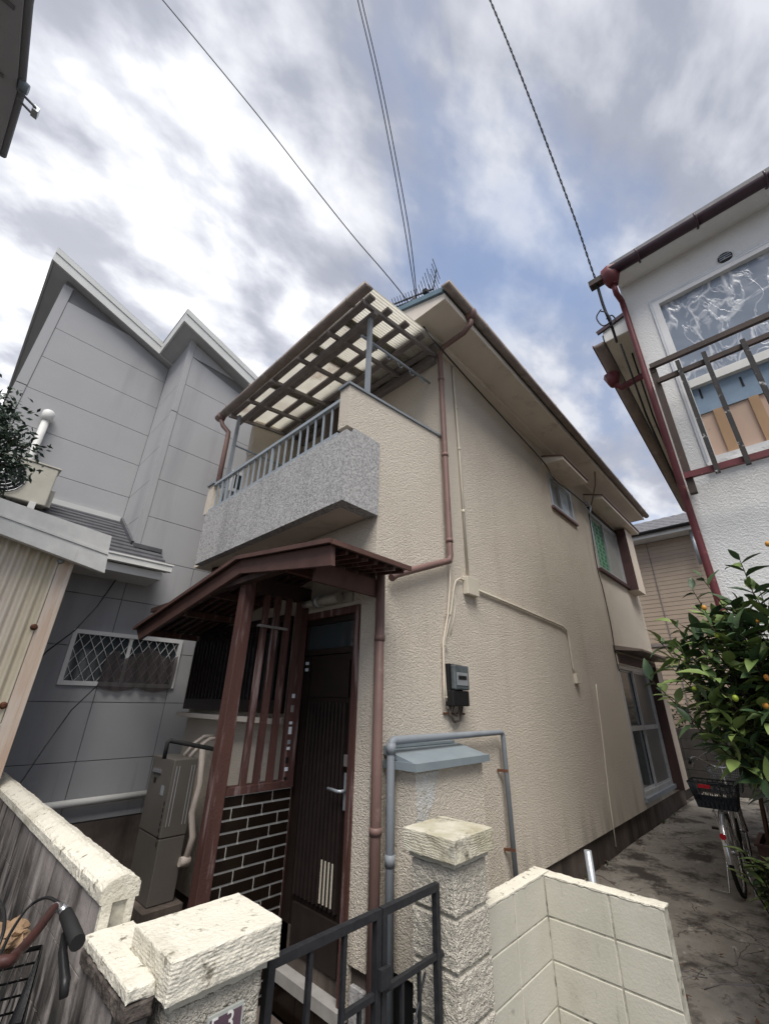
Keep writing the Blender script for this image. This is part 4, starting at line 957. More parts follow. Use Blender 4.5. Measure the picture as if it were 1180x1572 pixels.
# roof: notched in plan, built as two slabs with fascias and soffits
def roof_slab(x0, x1, y0, y1, nm='roof'):
    N_(MB().prism([(x0,y0,roofz(x0)+.19),(x1,y0,roofz(x1)+.19),(x1,y0,roofz(x1)+.23),(x0,y0,roofz(x0)+.23)],(0,y1-y0,0)), nm, M['slate'])
    N_(MB().prism([(x0+.03,y0+.03,roofz(x0+.03)-.012),(x1-.03,y0+.03,roofz(x1-.03)-.012),(x1-.03,y0+.03,roofz(x1-.03)+.004),(x0+.03,y0+.03,roofz(x0+.03)+.004)],(0,y1-y0-.03,0)), 'soffit', M['gsoffit'])
    N_(MB().prism([(x0,y0,roofz(x0)-.03),(x1,y0,roofz(x1)-.03),(x1,y0,roofz(x1)+.188),(x0,y0,roofz(x0)+.188)],(0,.028,0)), 'fascia', M['gfascia'])
    N_(MB().prism([(x0,y0-.012,roofz(x0)+.12),(x1,y0-.012,roofz(x1)+.12),(x1,y0-.012,roofz(x1)+.215),(x0,y0-.012,roofz(x0)+.215)],(0,.0115,0)), 'verge_trim', M['gfascia'])
    N_(MB().box((x0-.001,y0+.029,roofz(x0)-.03),(x0+.027,y1,roofz(x0)+.17)), 'fascia', M['gfascia'])
pk = at('y', 5.30, 289, 473); pk2 = at('y', 6.27, 90, 380)
roof_slab(pk.x+.0, 7.4, 5.30, 6.27, 'roof')
roof_slab(pk2.x, 7.39, 6.271, 11.6, 'roof')
# white vent pipe
a, b = at('y', RYc-.07, 75, 632), at('y', RYc-.07, 42, 715)
N_(MB().tube([(b.x,RYc-.07,3.4),(b.x,RYc-.07,b.z),((a.x+b.x)/2,RYc-.07,a.z-.1)], .042, 12), 'vent_pipe', M['whitetrim'])
N_(MB().tube([((a.x+b.x)/2,RYc-.07,a.z-.14),((a.x+b.x)/2,RYc-.07,a.z-.13),((a.x+b.x)/2,RYc-.075,a.z-.01),((a.x+b.x)/2,RYc-.075,a.z+.01)], [.045,.066,.066,.045], 12), 'vent_hood', M['white'])
# pent roof over the ground floor with slates, gutter and soffit
pz = at('y', 5.02, 262, 875); px1 = pz.x
P0, P1 = 5.02, RYc
pent = N_(MB().prism([(-.6,P0+.03,pz.z+.02),(-.6,P1-.02,pz.z+.875),(-.6,P1-.02,pz.z+.80),(-.6,P0+.03,pz.z-.04)],(CXc+.6-.002,0,0)).prism([(CXc-.002,P0+.03,pz.z+.02),(CXc-.002,NY-.002,pz.z+.305),(CXc-.002,NY-.002,pz.z+.235),(CXc-.002,P0+.03,pz.z-.04)],(px1-.03-CXc,0,0)), 'pent_roof', M['slate'])
for k in range(11):
    y = P0+.04+k*.125; z = pz.z+.012+(y-P0)*.625; x1 = px1-.03 if y < NY-.15 else CXc-.01
    N_(MB().prism([(-.6,y-.012,z),(-.6,y+.10,z+.060),(-.6,y+.10,z+.078),(-.6,y-.012,z+.022)],(x1+.6,0,0)), 'slate_course', M['slate'], pent)
N_(MB().box((-.6,P0-.045,pz.z-.035),(px1,P0+.028,pz.z+.03)).box((-.6,P0-.055,pz.z+.031),(px1+.01,P0+.028,pz.z+.05)), 'pent_gutter', M['white'], pent)
N_(MB().box((-.6,P0+.03,pz.z-.13),(px1-.07,NY-.003,pz.z-.045)), 'pent_soffit', M['white'], pent)
N_(MB().prism([(CXc-.01,NY-.02,pz.z+.31),(px1-.0,NY-.02,pz.z+.31),(px1-.0,NY-.02,pz.z+.36),(CXc-.01,NY-.02,pz.z+.36)],(0,.018,0)).bar((CXc-.02,NY,pz.z+.35),(CXc-.02,P1-.03,pz.z+.92),.03,.06), 'pent_flashing', M['slate'], pent)
N_(MB().prism([(-.6,P1-.05,pz.z+.88),(CXc-.03,P1-.05,pz.z+.88),(CXc-.03,P1-.05,pz.z+.95),(-.6,P1-.05,pz.z+.95)],(0,.045,0)), 'pent_flashing', M['gfascia'], pent)
# lattice window with netting
lw = N_(MB().box((NW[0]-.03,NY-.02,NW[2]-.03),(NW[0]+.012,NY+.06,NW[3]+.03)).box((NW[1]-.012,NY-.02,NW[2]-.03),(NW[1]+.03,NY+.06,NW[3]+.03)).box((NW[0]+.012,NY-.02,NW[2]-.03),(NW[1]-.012,NY+.06,NW[2]+.012)).box((NW[0]+.012,NY-.02,NW[3]-.012),(NW[1]-.012,NY+.06,NW[3]+.03)), 'lattice_window', M['whitealu'])
N_(MB().box((NW[0]+.012,NY+.012,NW[2]+.012),(NW[1]-.012,NY+.0188,NW[3]-.012)), 'pane', M['glass'], lw)
N_(MB().box((1.58,NY-.005,NW[2]+.012),(1.615,NY+.01,NW[3]-.012)), 'meeting_stile', M['whitealu'], lw)
hh = NW[3]-NW[2]-.024
for s_ in (1, -1):
    for k in range(-3, 12):
        xa = NW[0]+.012+k*.098; xb = xa+hh*.58; za, zb = (NW[2]+.012, NW[3]-.012)
        p, q = [xa, za], [xb, zb]
        L0, L1 = NW[0]+.012, NW[1]-.012
        if q[0] <= L0+.01 or p[0] >= L1-.01: continue
        if p[0] < L0: p[1] += (L0-p[0])/.58; p[0] = L0
        if q[0] > L1: q[1] -= (q[0]-L1)/.58; q[0] = L1
        f_ = (lambda v: v) if s_ > 0 else (lambda v: L0+L1-v)
        yy = NY-.004-(.004 if s_ < 0 else 0)
        N_(MB().bar((f_(p[0]),yy,p[1]),(f_(q[0]),yy,q[1]),.004,.008,(0,1,0)), 'lattice_bar', M['whitealu'], lw)
vs = []; fs = []; nx_, nz_ = 44, 14
for i in range(nx_+1):
    u = i/nx_; x = 1.38+.76*u
    zb = NW[2]-.06-.05*abs(math.sin(u*math.pi*2.0)) + .03
    zt_ = NW[3]-.04-(.10+.05*math.sin(u*9)) - (.0 if u > .5 else .05) + (.08 if .06 < u < .16 else 0)
    for j in range(nz_+1):
        v = j/nz_; vs.append((x+.02*(v-.5)*(1-u), NY-.035+.012*math.sin(u*40+v*3)-.02*v*(1-v), zb+(zt_-zb)*v))
for i in range(nx_):
    for j in range(nz_): a = i*(nz_+1)+j; fs.append((a, a+nz_+1, a+nz_+2, a+1))
nt_ = MB().add(vs, fs, True).build('netting', M['net'], None, 'charcoal net hanging in two scallops over the lattice window', 'net')
# second-floor window seen past the balcony
a, b = at('y', NY, 357, 722), at('y', NY, 420, 770)
w2 = N_(MB().box((a.x,NY-.03,b.z-.1),(a.x+.05,NY-.001,a.z)).box((a.x+1.5,NY-.03,b.z-.1),(a.x+1.55,NY-.001,a.z)).box((a.x+.05,NY-.03,a.z-.05),(a.x+1.5,NY-.001,a.z)).box((a.x+.05,NY-.03,b.z-.1),(a.x+1.5,NY-.001,b.z-.05)), 'window', M['whitealu'])
N_(MB().box((a.x+.051,NY-.012,b.z-.049),(a.x+1.499,NY-.002,a.z-.051)), 'pane', M['glass'], w2)
for k in range(9): N_(MB().box((a.x+.08+k*.16,NY-.05,b.z-.04),(a.x+.10+k*.16,NY-.031,a.z-.2)), 'window_bar', M['black'], w2)
# horizontal white drain low on the wall
a, b = at('y', NY-.06, 60, 1236), at('y', NY-.06, 222, 1219)
N_(MB().tube([(a.x-.7,NY-.06,b.z-.01),(b.x+.05,NY-.06,b.z+.0)], .034, 12), 'drain_pipe', M['white'])

# air conditioner on the pent roof
a, b = at('y', 5.80, 92, 722), at('y', 5.80, 72, 778)
AC = thing('air_conditioner', (a.x-.4, 5.95, b.z-.05), 'cream air-conditioner outdoor unit on the grey house pent roof', 'air conditioner')
MB().box((a.x-.80,5.80,b.z),(a.x,6.10,a.z)).build('casing', M['acbody'], AC, bevel=.012)
MB().box((a.x-.83,5.79,a.z),(a.x+.02,6.11,a.z+.02)).build('top_plate', M['acbody'], AC, bevel=.004)
cxx, czz = a.x-.46, (a.z+b.z)/2
MB().tube([(cxx,5.797,czz),(cxx,5.80,czz)], .215, 28).build('fan_opening', M['black'], AC)
for rr_ in (.05,.09,.13,.17,.21): MB().tube([(cxx+math.cos(t)*rr_,5.785,czz+math.sin(t)*rr_) for t in [i*math.pi/12 for i in range(24)]], .004, 5, closed=True).build('grille_ring', M['alu'], AC)
for k in range(6): MB().tube([(cxx+math.cos(k*math.pi/6)*.215,5.783,czz+math.sin(k*math.pi/6)*.215),(cxx-math.cos(k*math.pi/6)*.215,5.783,czz-math.sin(k*math.pi/6)*.215)], .004, 5).build('grille_spoke', M['alu'], AC)
for xx in (a.x-.12, a.x-.7): MB().box((xx-.03,5.74,b.z-.28),(xx+.03,6.12,b.z-.001)).build('foot', M['white'], AC)
MB().box((a.x,5.9,b.z+.03),(a.x+.05,6.05,b.z+.24)).build('valve_cover', M['acbody'], AC)

# ================================================================== CORRUGATED SHED
SHY = 4.35
sh = lambda px, py: at('y', SHY, px, py)
tr, br = sh(118,866), sh(2,1176)
SH = thing('shed', (-.4, SHY+.8, -.2), 'shed of yellowed corrugated plastic with white metal roof trim, far left', 'shed')
xr = (tr.x+br.x)/2
vs = []; fs = []; n_ = 300; xl = -2.0
for j in range(n_+1):
    x = xl+(xr-.11-xl)*j/n_; y = SHY+.017*math.sin(2*math.pi*x/.070)
    for z in (.72, 1.5, 2.85): vs.append((x, y, z))
for j in range(n_):
    for k in range(2): a = j*3+k; fs.append((a, a+3, a+4, a+1))
MB().add(vs, fs, True).build('corrugated_wall', M['corr'], SH)
MB().box((xr-.105,SHY-.01,-.2),(xr-.035,SHY+.09,2.9)).build('corner_post', M['pinkwood'], SH)
MB().box((xr-.0345,SHY-.012,-.2),(xr,SHY+.09,2.9)).build('corner_trim', M['pinkwood'], SH)
MB().box((xr-.30,SHY-.018,.72),(xr-.105,SHY-.0145,1.42)).build('patch_sheet', M['whitetrim'], SH)
MB().box((xl,SHY+.02,-.2),(xr-.11,SHY+.06,.74)).build('lower_board', M['whitetrim'], SH)
MB().box((xl,SHY+.1,-.2),(xr-.02,SHY+2.3,2.86)).build('shed_body', M['found'], SH)
for px, py in ((93,862),(52,963),(5,1083)):
    a = sh(px, py); MB().tube([(a.x,SHY-.04,a.z),(a.x,SHY-.028,a.z),(a.x,SHY-.015,a.z)], [.012,.017,.026], 8).build('rusty_bolt', M['rust'] if px < 90 else M['galv'], SH)
t0, t1, t2, t3 = sh(0,763), sh(172,823), sh(0,812), sh(158,880)
yy = SHY-.14
u0, u1 = at('y', yy, -60, 743), at('y', yy, 172, 823); v0, v1 = at('y', yy, -60, 797), at('y', yy, 160, 880)
def trim(f0_, f1_, dy, nm):
    A0, A1 = u0.lerp(v0, f0_), u1.lerp(v1, f0_); B0, B1 = u0.lerp(v0, f1_), u1.lerp(v1, f1_)
    for v in (A0,A1,B0,B1): v.y = yy-dy
    MB().prism([A0, A1, B1, B0], (0, .06, 0)).build(nm, M['whitetrim'], SH)
trim(0, .45, .0, 'roof_trim'); trim(.46, .52, .014, 'trim_ridge'); trim(.53, .60, .005, 'trim_ridge'); trim(.61, 1.0, .016, 'roof_trim')
a0, a1 = u0.copy(), u1.copy()
MB().prism([(a0.x,yy+.061,a0.z-.02),(a1.x-.01,yy+.061,a1.z-.02),(a1.x-.01,yy+.061,a1.z-.05),(a0.x,yy+.061,a0.z-.05)],(0,2.6,0)).build('shed_roof', M['found'], SH)
MB().prism([(xr-.02,SHY-.06,2.80),(u1.x-.06,SHY-.06,u1.z-.10),(u1.x-.05,SHY-.06,u1.z-.05),(xr-.02,SHY-.06,u1.z-.02)],(0,.12,0)).build('eave_bracket', M['slate'], SH)

# dark cables hanging in the gap at left
MB().tube([at('y',5.44,178,890), at('y',5.2,150,930), at('y',5.0,115,968), at('y',4.7,72,1000), at('y',4.36,60,1013)], .006, 5).build('cable', M['wire'], None, 'thin black cable slanting across the grey wall above the lattice window', 'cable')
MB().tube([at('y',5.44,150,1052), at('y',4.9,110,1090), at('y',4.2,70,1145), at('x',.80,30,1205), at('x',.72,5,1262), at('x',.66,-30,1330)], .005, 5).build('cable', M['wire'], None, 'thin black cable drooping from the net down over the low wall', 'cable')

# ================================================================== WHITE HOUSE ON THE RIGHT
WX, WY = 4.0, .295
WHs = thing('house', (6.0, -2.5, -.2), 'white rough-stucco house with dark red downpipe and film-covered window, on the right', 'house')
def X_(mm, n, mt, par=None, **k): return mm.build(n, mt, par or WHs, **k)
px_w = lambda px, py, x=WX: at('x', x, px, py)
a, b = px_w(1000,468), px_w(1088,712)
wy, wt, wb = a.y, px_w(1002,466).z, b.z
wl_ = -1.85
X_(wall('x', WX, .14, -7.0, WY, -.2, 5.86, [(wl_, wy, wb, wt)]), 'front_wall', M['white_stucco'])
X_(MB().box((WX+.141,WY-.14,-.2),(9.0,WY,5.86)), 'side_wall', M['white_stucco_edge'])
X_(MB().box((WX+.6,-6.9,-.2),(9,-6.75,5.8)).box((8.9,-6.7,-.2),(9,WY-.15,5.8)), 'back_wall', M['white_stucco'])
X_(MB().prism([(3.74,WY+.0,5.86),(6.4,WY+.0,7.0),(9.2,WY+.0,5.86),(9.2,WY+.0,5.95),(6.4,WY+.0,7.1),(3.74,WY+.0,5.95)],(0,-7.5,0)), 'roof', M['rooftile'])
ge0, ge1 = at('z', 5.84, 946, 409), at('z', 5.84, 1190, 281)
X_(MB().box((ge0.x+.06,WY,5.80),(WX+.0,-7.0,5.858)), 'soffit', M['white_stucco'])
g = X_(half_pipe((ge0.x,WY+.02,5.83),(ge0.x+.02,-7.0,5.80), .060), 'gutter', M['darkgutter'])
for px, py in ((978,392),(1068,347),(1172,290)):
    c = at('z', 5.86, px, py); X_(MB().bar((c.x,c.y,5.84),(c.x+.12,c.y,5.93),.05,.03).tube([(ge0.x+math.cos(t)*.082,c.y,5.83+math.sin(t)*.082) for t in [math.pi*(1+i/6) for i in range(7)]], .010, 5), 'gutter_bracket', M['darkgutter'], g)
f_ = at('z', 5.78, 937, 425)
X_(MB().tube([(f_.x,f_.y,5.86),(f_.x,f_.y,5.78),(f_.x+.01,f_.y,5.66)], [.095,.09,.05], 8), 'rainwater_head', M['redpaint'])
X_(MB().box((f_.x-.04,f_.y+.07,5.78),(f_.x+.05,f_.y+.21,5.85)), 'gutter_end', M['rustrail'])
q0, q1 = px_w(963,490,3.95), px_w(1105,930,3.95)
X_(MB().tube([(f_.x+.01,f_.y,5.68),(f_.x+.03,f_.y,5.55),(3.93,q0.y+.0,q0.z+.25),(3.95,q0.y,q0.z),(3.95,q1.y,q1.z),(3.95,q1.y,.0)], .027, 10), 'downpipe', M['redpaint'])
v = px_w(1112,396); X_(MB().tube([(3.985,v.y,v.z),(3.999,v.y,v.z)], .055, 16), 'vent_cap', M['rustbar'])
for k in range(3): X_(MB().bar((3.982,v.y-.045,v.z-.025+k*.025),(3.982,v.y+.045,v.z-.025+k*.025),.006,.008), 'vent_louvre', M['galv'])
# window
tz = px_w(1060,588).z
fr = X_(MB().box((3.985,wy-.055,wb),(4.08,wy,wt)).box((3.985,wl_,wb),(4.08,wl_+.055,wt)).box((3.986,wl_+.055,wt-.05),(4.079,wy-.055,wt)).box((3.986,wl_+.055,wb),(4.079,wy-.055,wb+.05)), 'window', M['whitealu'])
X_(MB().box((3.980,wl_+.055,tz-.06),(4.075,wy-.055,tz+.02)), 'transom_bar', M['white'], fr)
X_(MB().box((3.984,wl_-.01,wt+.001),(3.999,wy+.02,wt+.03)).box((3.983,wy+.001,wb),(3.999,wy+.02,wt)), 'outer_trim', M['alu'], fr)
vs = []; fs = []; nu, nv = 60, 26
for i in range(nu+1):
    for j in range(nv+1):
        y = wl_+.055+(wy-.11-wl_)*i/nu; z = tz+.02+(wt-.05-tz-.02)*j/nv
        vs.append((4.035+.014*mn.noise(Vector((y*5,z*3+y*4,1)))+.008*abs(mn.noise(Vector((y*13,z*9,4)))), y, z))
for i in range(nu):
    for j in range(nv): c = i*(nv+1)+j; fs.append((c, c+nv+1, c+nv+2, c+1))
X_(MB().add(vs, fs, True), 'wrinkled_film', M['film'], fr)
za = px_w(1074,634).z; zb_ = px_w(1164,602).z; zm_ = (za+zb_)/2
X_(MB().box((4.03,wl_+.055,zm_),(4.04,wy-.055,tz-.06)), 'blue_sheet', M['bluepl'], fr)
X_(MB().box((4.045,wl_+.055,wb+.05),(4.055,wy-.055,zm_+.02)), 'plywood', M['ply'], fr)
for (pa, pb) in (((1105,640),(1122,700)),((1158,615),(1172,665))):
    c = px_w(*pa); X_(MB().box((4.02,c.y-.035,wb+.05),(4.044,c.y+.03,zm_-.002)), 'stud', M['stud'], fr)
X_(MB().box((4.02,-1.0,wb+.05),(4.044,-.93,zm_-.002)), 'stud', M['stud'], fr)
for pxp in ((1074,602),(1137,583),(1165,573)):
    c = px_w(*pxp); X_(MB().box((4.026,c.y-.008,c.z-.05),(4.0298,c.y+.008,c.z+.05)), 'tape_mark', M['black'], fr)
X_(rough_box((3.955,wl_-.05,wb-.07),(4.0,wy+.02,wb-.001), .03, .008, 12, round_=.006), 'chipped_sill', M['white_stucco'])
# iron balcony rail
RX = 3.76
r_ = lambda px, py: at('x', RX, px, py)
def rail_(nm, p, q, w, h, mt): return X_(MB().bar(p, q, w, h), nm, mt, ral)
t0_ = r_(1000,560); t1_ = r_(1180,487)
ztop = (t0_.z+t1_.z)/2
ral = X_(MB().bar((RX,t0_.y+.02,ztop),(RX,-2.2,ztop),.035,.05), 'window_rail', M['rustrail'])
z2 = (r_(1005,585).z+r_(1180,517).z)/2; rail_('rail', (RX,t0_.y,z2), (RX,-2.2,z2), .03, .045, M['rustrail'])
z3 = (r_(1055,731).z+r_(1180,694).z)/2; rail_('bottom_rail', (RX,r_(1050,733).y,z3), (RX,-2.2,z3), .035, .05, M['redpaint'])
c = r_(1012,600); rail_('rail_post', (RX+.03,c.y,ztop+.0), (RX+.03,c.y,r_(1058,757).z), .05, .05, M['rustrail'])
for (pa, pb) in (((1040,558),(1098,728)),((1080,545),(1150,716)),((1139,526),(1192,660))):
    A_, B_ = r_(*pa), r_(*pb); rail_('baluster', (RX-.035,A_.y,A_.z), (RX-.035,A_.y,z3-.06), .032, .032, M['rustbar'])
for k in range(6): rail_('baluster', (RX-.035,-.75-k*.22,z2+.05), (RX-.035,-.75-k*.22,z3-.06), .032, .032, M['rustbar'])
for y_ in (c.y, -2.1): rail_('rail_bracket', (RX,y_,z3), (WX,y_,z3), .03, .03, M['rustrail']); rail_('rail_bracket', (RX,y_,ztop-.05), (WX,y_,ztop-.05), .03, .03, M['rustrail'])

# pale house behind it, showing its side eave
PHs = thing('house', (6.9, -1.5, -.2), 'pale house behind the white one, showing only its side eave and rusty gutter', 'house')
ey = .72
g0, g1 = at('y', ey, 918, 528), at('y', ey, 1054, 782)
MB().box((g0.x+.15,-3,-.2),(g1.x,.25,g1.z+.05)).build('wall', M['white_stucco_edge'], PHs)
MB().prism([(g0.x,ey-.08,g0.z-.02),(g1.x+.05,ey-.08,g1.z-.02),(g1.x+.05,-.2,g1.z+.03),(g0.x,-.2,g0.z+.03)],(0,0,.03)).build('soffit', M['white_stucco_edge'], PHs)
MB().prism([(g0.x,ey-.06,g0.z+.012),(g1.x+.05,ey-.06,g1.z+.012),(g1.x+.05,-3,g1.z+1.1),(g0.x,-3,g0.z+1.1)],(0,0,.08)).build('roof', M['rooftile'], PHs)
MB().prism([(g0.x-.03,ey-.08,g0.z-.05),(g0.x-.03,-1.0,g0.z-.05),(g0.x-.03,-1.0,g0.z+.5),(g0.x-.03,ey-.08,g0.z+.12)],(.025,0,0)).build('gable_board', M['white'], PHs)
MB().bar((g0.x-.045,ey-.02,g0.z+.12),(g0.x-.045,-1.0,g0.z+.56),.03,.05).build('verge_trim', M['darkgutter'], PHs)
half_pipe(g0, g1, .065).build('gutter', M['gutter'], PHs)
MB().bar(g0+Vector((0,.068,.0)), g1+Vector((0,.068,.0)), .012, .035).build('gutter_lip', M['redpaint'], PHs)
c = at('y', ey, 938, 575); d = at('y', .42, 985, 560); e_ = at('y', .42, 1028, 552)
MB().tube([c+Vector((0,0,-.02)),c+Vector((0,0,-.18))], [.10,.05], 8).tube([c+Vector((0,0,-.15)),c+Vector((.02,-.06,-.24)),Vector((c.x+.05,.30,c.z-.16)),Vector((c.x+.05,.28,c.z-.30)),Vector((c.x+.05,.28,0))], .04, 8).build('downpipe', M['redpaint'], PHs)
for p_, q_ in (((952,528),(1038,742)),((962,520),(1047,748))):
    MB().tube([at('y',.45,*p_), at('y',.44,(p_[0]+q_[0])/2-3,(p_[1]+q_[1])/2+4), at('y',.45,*q_)], .010, 5).build('cable', M['wire'], PHs)

# far beige house
FHs = thing('house', (15.3, .5, -.2), 'distant beige sided house with grey tiled roof closing the end of the alley', 'house')
fx = 13.1
ez = 5.98; rdx, rdz = 15.5, 7.30; fyl = 3.4
MB().box((fx,-4,-.2),(18,fyl-.35,ez-.1)).build('wall', M['joint'], FHs)
mm = MB(); z = -.1
while z < ez-.15: mm.prism([(fx-.004,-4,z),(fx-.016,-4,z),(fx-.010,-4,z+.110),(fx-.004,-4,z+.110)],(0,fyl-.36+4,0)); z += .112
mm.build('siding_boards', M['beige'], FHs, kind='stuff')
for y in (2.2, .55, -.9): MB().box((fx-.032,y-.012,-.1),(fx-.02,y+.012,ez-.15)).build('siding_joint', M['timber'], FHs)
MB().box((fx-.04,-4,3.05),(fx-.012,fyl-.36,3.12)).build('belt_course', M['timber'], FHs)
MB().box((fx-.42,-4.2,ez-.13),(fx-.001,fyl,ez-.09)).box((fx-.44,-4.2,ez-.13),(fx-.421,fyl,ez+.04)).build('soffit', M['white'], FHs)
MB().prism([(fx-.42,-4.2,ez-.03),(rdx,-4.2,rdz),(18.4,-4.2,ez-.03),(18.4,-4.2,ez+.04),(rdx,-4.2,rdz+.07),(fx-.42,-4.2,ez+.04)],(0,fyl+4.2,0)).build('roof', M['rooftile'], FHs)
half_pipe((fx-.50,-4.2,ez+.03),(fx-.50,fyl+.05,ez+.03), .075).build('gutter', M['black'], FHs)
tmx = MB(); vs=[]; 
for k in range(9):
    t = k/8; vs.append((0, -.13+.26*t, .028*math.sin(t*math.pi*1.0)+.012))
vs += [(.30, v[1], v[2]+.138) for v in vs]
tmx.add(vs, [(i, i+1, 10+i, 9+i) for i in range(8)]+[tuple(range(9))], True); tme2 = tmx.mesh('roof_tile', M['rooftile'])
restt = MB(); cnt = 0
for i in range(9):
    for j in range(24):
        x = fx-.44+i*.29; y = 2.95-j*.265+(i%2)*.13; z = ez+.03+(x-fx+.44)*(rdz+.03-ez)/(rdx-fx+.42)
        if cnt < 200: inst('roof_tile', tme2, (x, y, z), FHs); cnt += 1
MB().tube([(fx-.3,at('x',fx-.3,1066,835).y,ez-.1),(fx-.3,at('x',fx-.3,1076,866).y,at('x',fx-.3,1076,866).z)], .05, 8).build('downpipe', M['galv'], FHs)

# end of the alley
DF = thing('fence', (12.2, 1.2, -.2), 'dark old block fence across the far end of the alley', 'fence')
for r_i in range(7):
    for k in range(8):
        MB().box((12.2,-.4+k*.397,-.2+r_i*.2),(12.32,-.4+k*.397+.39,-.2+r_i*.2+.193)).build('block', M['darkfence'], DF)
rr = random.Random(11)
def leafball(name, mt, c, r, n, size, label, cat, seed):
    rr = random.Random(seed); mm = MB()
    for i in range(n):
        d = Vector((rr.gauss(0,1), rr.gauss(0,1), rr.gauss(0,1))).normalized()*(rr.random()**.4)
        k_ = 1+.25*mn.noise(d*2.3+Vector((seed,0,0)))
        p = Vector(c)+Vector((d.x*r[0]*k_, d.y*r[1]*k_, d.z*r[2]*k_))
        ax = Vector((rr.uniform(-1,1), rr.uniform(-1,1), rr.uniform(-.9,.3))).normalized(); u = ax.cross(Vector((rr.uniform(-1,1),rr.uniform(-1,1),rr.uniform(-1,1)))).normalized()
        s_ = size*rr.uniform(.7,1.3); mm.add([p, p+ax*s_*.5+u*s_*.22, p+ax*s_, p+ax*s_*.5-u*s_*.22], [(0,1,2,3)])
    return mm
hd = thing('hedge', (13.0, 1.0, -.2), 'dark bush filling the space behind the alley end fence', 'bush')
leafball('', None, (12.9,1.1,.9), (.4,2.0,1.15), 3200, .10, '', '', 3).build('foliage', M['hedge'], hd)
MB().tube([(12.9,1.1,-.2),(12.9,1.1,.9)], .05, 7).build('stem', M['bark'], hd)

# ================================================================== TOP LEFT NEIGHBOUR EAVE
TL = thing('house', (-2.5, 1.2, -.2), 'grey building at the top left, only the corner of its eave overhead', 'house')
tz_ = 5.5
c0, c1, c2 = at('z', tz_, 36, 0), at('z', tz_, 25, 143), at('z', tz_, -2, 240)
eb = [(c0.x-.01, 1.9), (c0.x, c0.y), (c1.x, c1.y), (c2.x, c2.y), (-2.6, c2.y+.5), (-2.6, 1.9)]
MB().prism([(x, y, tz_) for x, y in eb], (0, 0, .16)).build('eave_slab', M['siding'], TL)
MB().tube([(c0.x+.01,1.92,tz_+.04),(c0.x+.012,c0.y,tz_+.04),(c1.x+.012,c1.y,tz_+.04),(c2.x+.01,c2.y,tz_+.04)], .028, 8).build('edge_gutter', M['joint'], TL)
for k, y in enumerate((c0.y+.08, c1.y-.05)):
    MB().box((-2.5,y-.012,tz_-.012),(c0.x-.03,y+.012,tz_-.001)).build('soffit_joint', M['joint'], TL)
for px, py in ((38,25),(38,60),(37,92),(36,118)):
    p = at('z', tz_+.05, px-9, py+9); q = at('z', tz_+.1, px+2, py-8); MB().tube([p, p.lerp(q,.5)+Vector((.012,0,-.01)), q], .006, 5).build('gutter_hook', M['joint'], TL)
p, q = at('z', tz_-.02, 26, 136), at('z', tz_-.02, 56, 166); p2, q2 = at('z', tz_-.02, 26, 150), at('z', tz_-.02, 53, 178)
lb_ = MB().bar(p, q, .012, .012).bar(p2, q2, .012, .012).build('lamp_arm', M['joint'], TL)
MB().bar(q+Vector((0,0,0)), q2, .035, .05).build('lamp_head', M['galv'], lb_)
p = at('z', tz_+.02, 36, 133); MB().tube([p+Vector((-.02,0,0)), p+Vector((.03,0,0))], [.045,.035], 10).build('junction_cap', M['lid'], TL)
MB().box((-2.5,2.0,-.2),(-1.7,3.2,tz_-.001)).build('wall', M['siding'], TL)

# ================================================================== WIRES AND ANTENNA
def wire_pts(pix, A, B_):
    A, B_ = Vector(A), Vector(B_); C0 = Vector((0,0,CAM_Z)); out = []
    for px, py in pix:
        d = (CR*(px-PCX)+CU*(PCY-py)+CF*FPX).normalized(); e = (B_-A).normalized(); w0 = C0-A
        b = d.dot(e); den = 1-b*b; dd, ee = d.dot(w0), e.dot(w0)
        t = (b*ee-dd)/den; out.append(C0+d*t)
    return out
def smooth(pts, n=6):
    out = []
    for i in range(len(pts)-1):
        p0, p1, p2, p3 = pts[max(i-1,0)], pts[i], pts[i+1], pts[min(i+2,len(pts)-1)]
        for k in range(n):
            t = k/n; out.append(.5*((2*p1)+(-p0+p2)*t+(2*p0-5*p1+4*p2-p3)*t*t+(-p0+3*p1-3*p2+p3)*t**3))
    return out+[pts[-1]]
A = at('x', 2.9, 645, 495)
def over(pix, B_, r, name, label, twist=0, A_=None, group=None):
    pts = smooth(wire_pts(pix, A_ or A, B_))
    pts = [pts[0]+(pts[0]-pts[3]).normalized()*14]+pts
    if not twist:
        return MB().tube(pts, r, 6).build(name, M['wire'], None, label, 'power line', group)
    fine = []
    for i in range(len(pts)-1):
        for k in range(8): fine.append(pts[i].lerp(pts[i+1], k/8))
    L = 0; m1, m2 = [], []
    for i, p in enumerate(fine):
        if i: L += (p-fine[i-1]).length
        d = (fine[min(i+1,len(fine)-1)]-fine[max(i-1,0)]).normalized(); u = d.cross(Vector((0,0,1))).normalized(); v = d.cross(u)
        o = (u*math.cos(L*twist)+v*math.sin(L*twist))*r*1.15; m1.append(p+o); m2.append(p-o)
    return MB().tube(m1, r, 5).tube(m2, r, 5).build(name, M['wire'], None, label, 'power line', group)
over([(230,-25),(250,0),(310,72),(400,182),(470,272),(540,360),(590,418),(622,458),(645,495)], at('z', 8.6, 230, -25), .0065, 'overhead_wire', 'leftmost overhead wire, single and sagging towards the roof of the cream house')
over([(545,-25),(549,0),(575,110),(600,235),(620,345),(632,420),(640,470)], at('z', 8.8, 545, -25), .0055, 'overhead_wire', 'left strand of the middle pair of wires running up from the antenna')
over([(551,-25),(555,0),(583,120),(608,245),(627,350),(636,420),(640,470)], at('z', 8.8, 551, -25), .0055, 'overhead_wire', 'right strand of the middle pair of wires running up from the antenna')
Aw = at('z', 5.86, 914, 432)
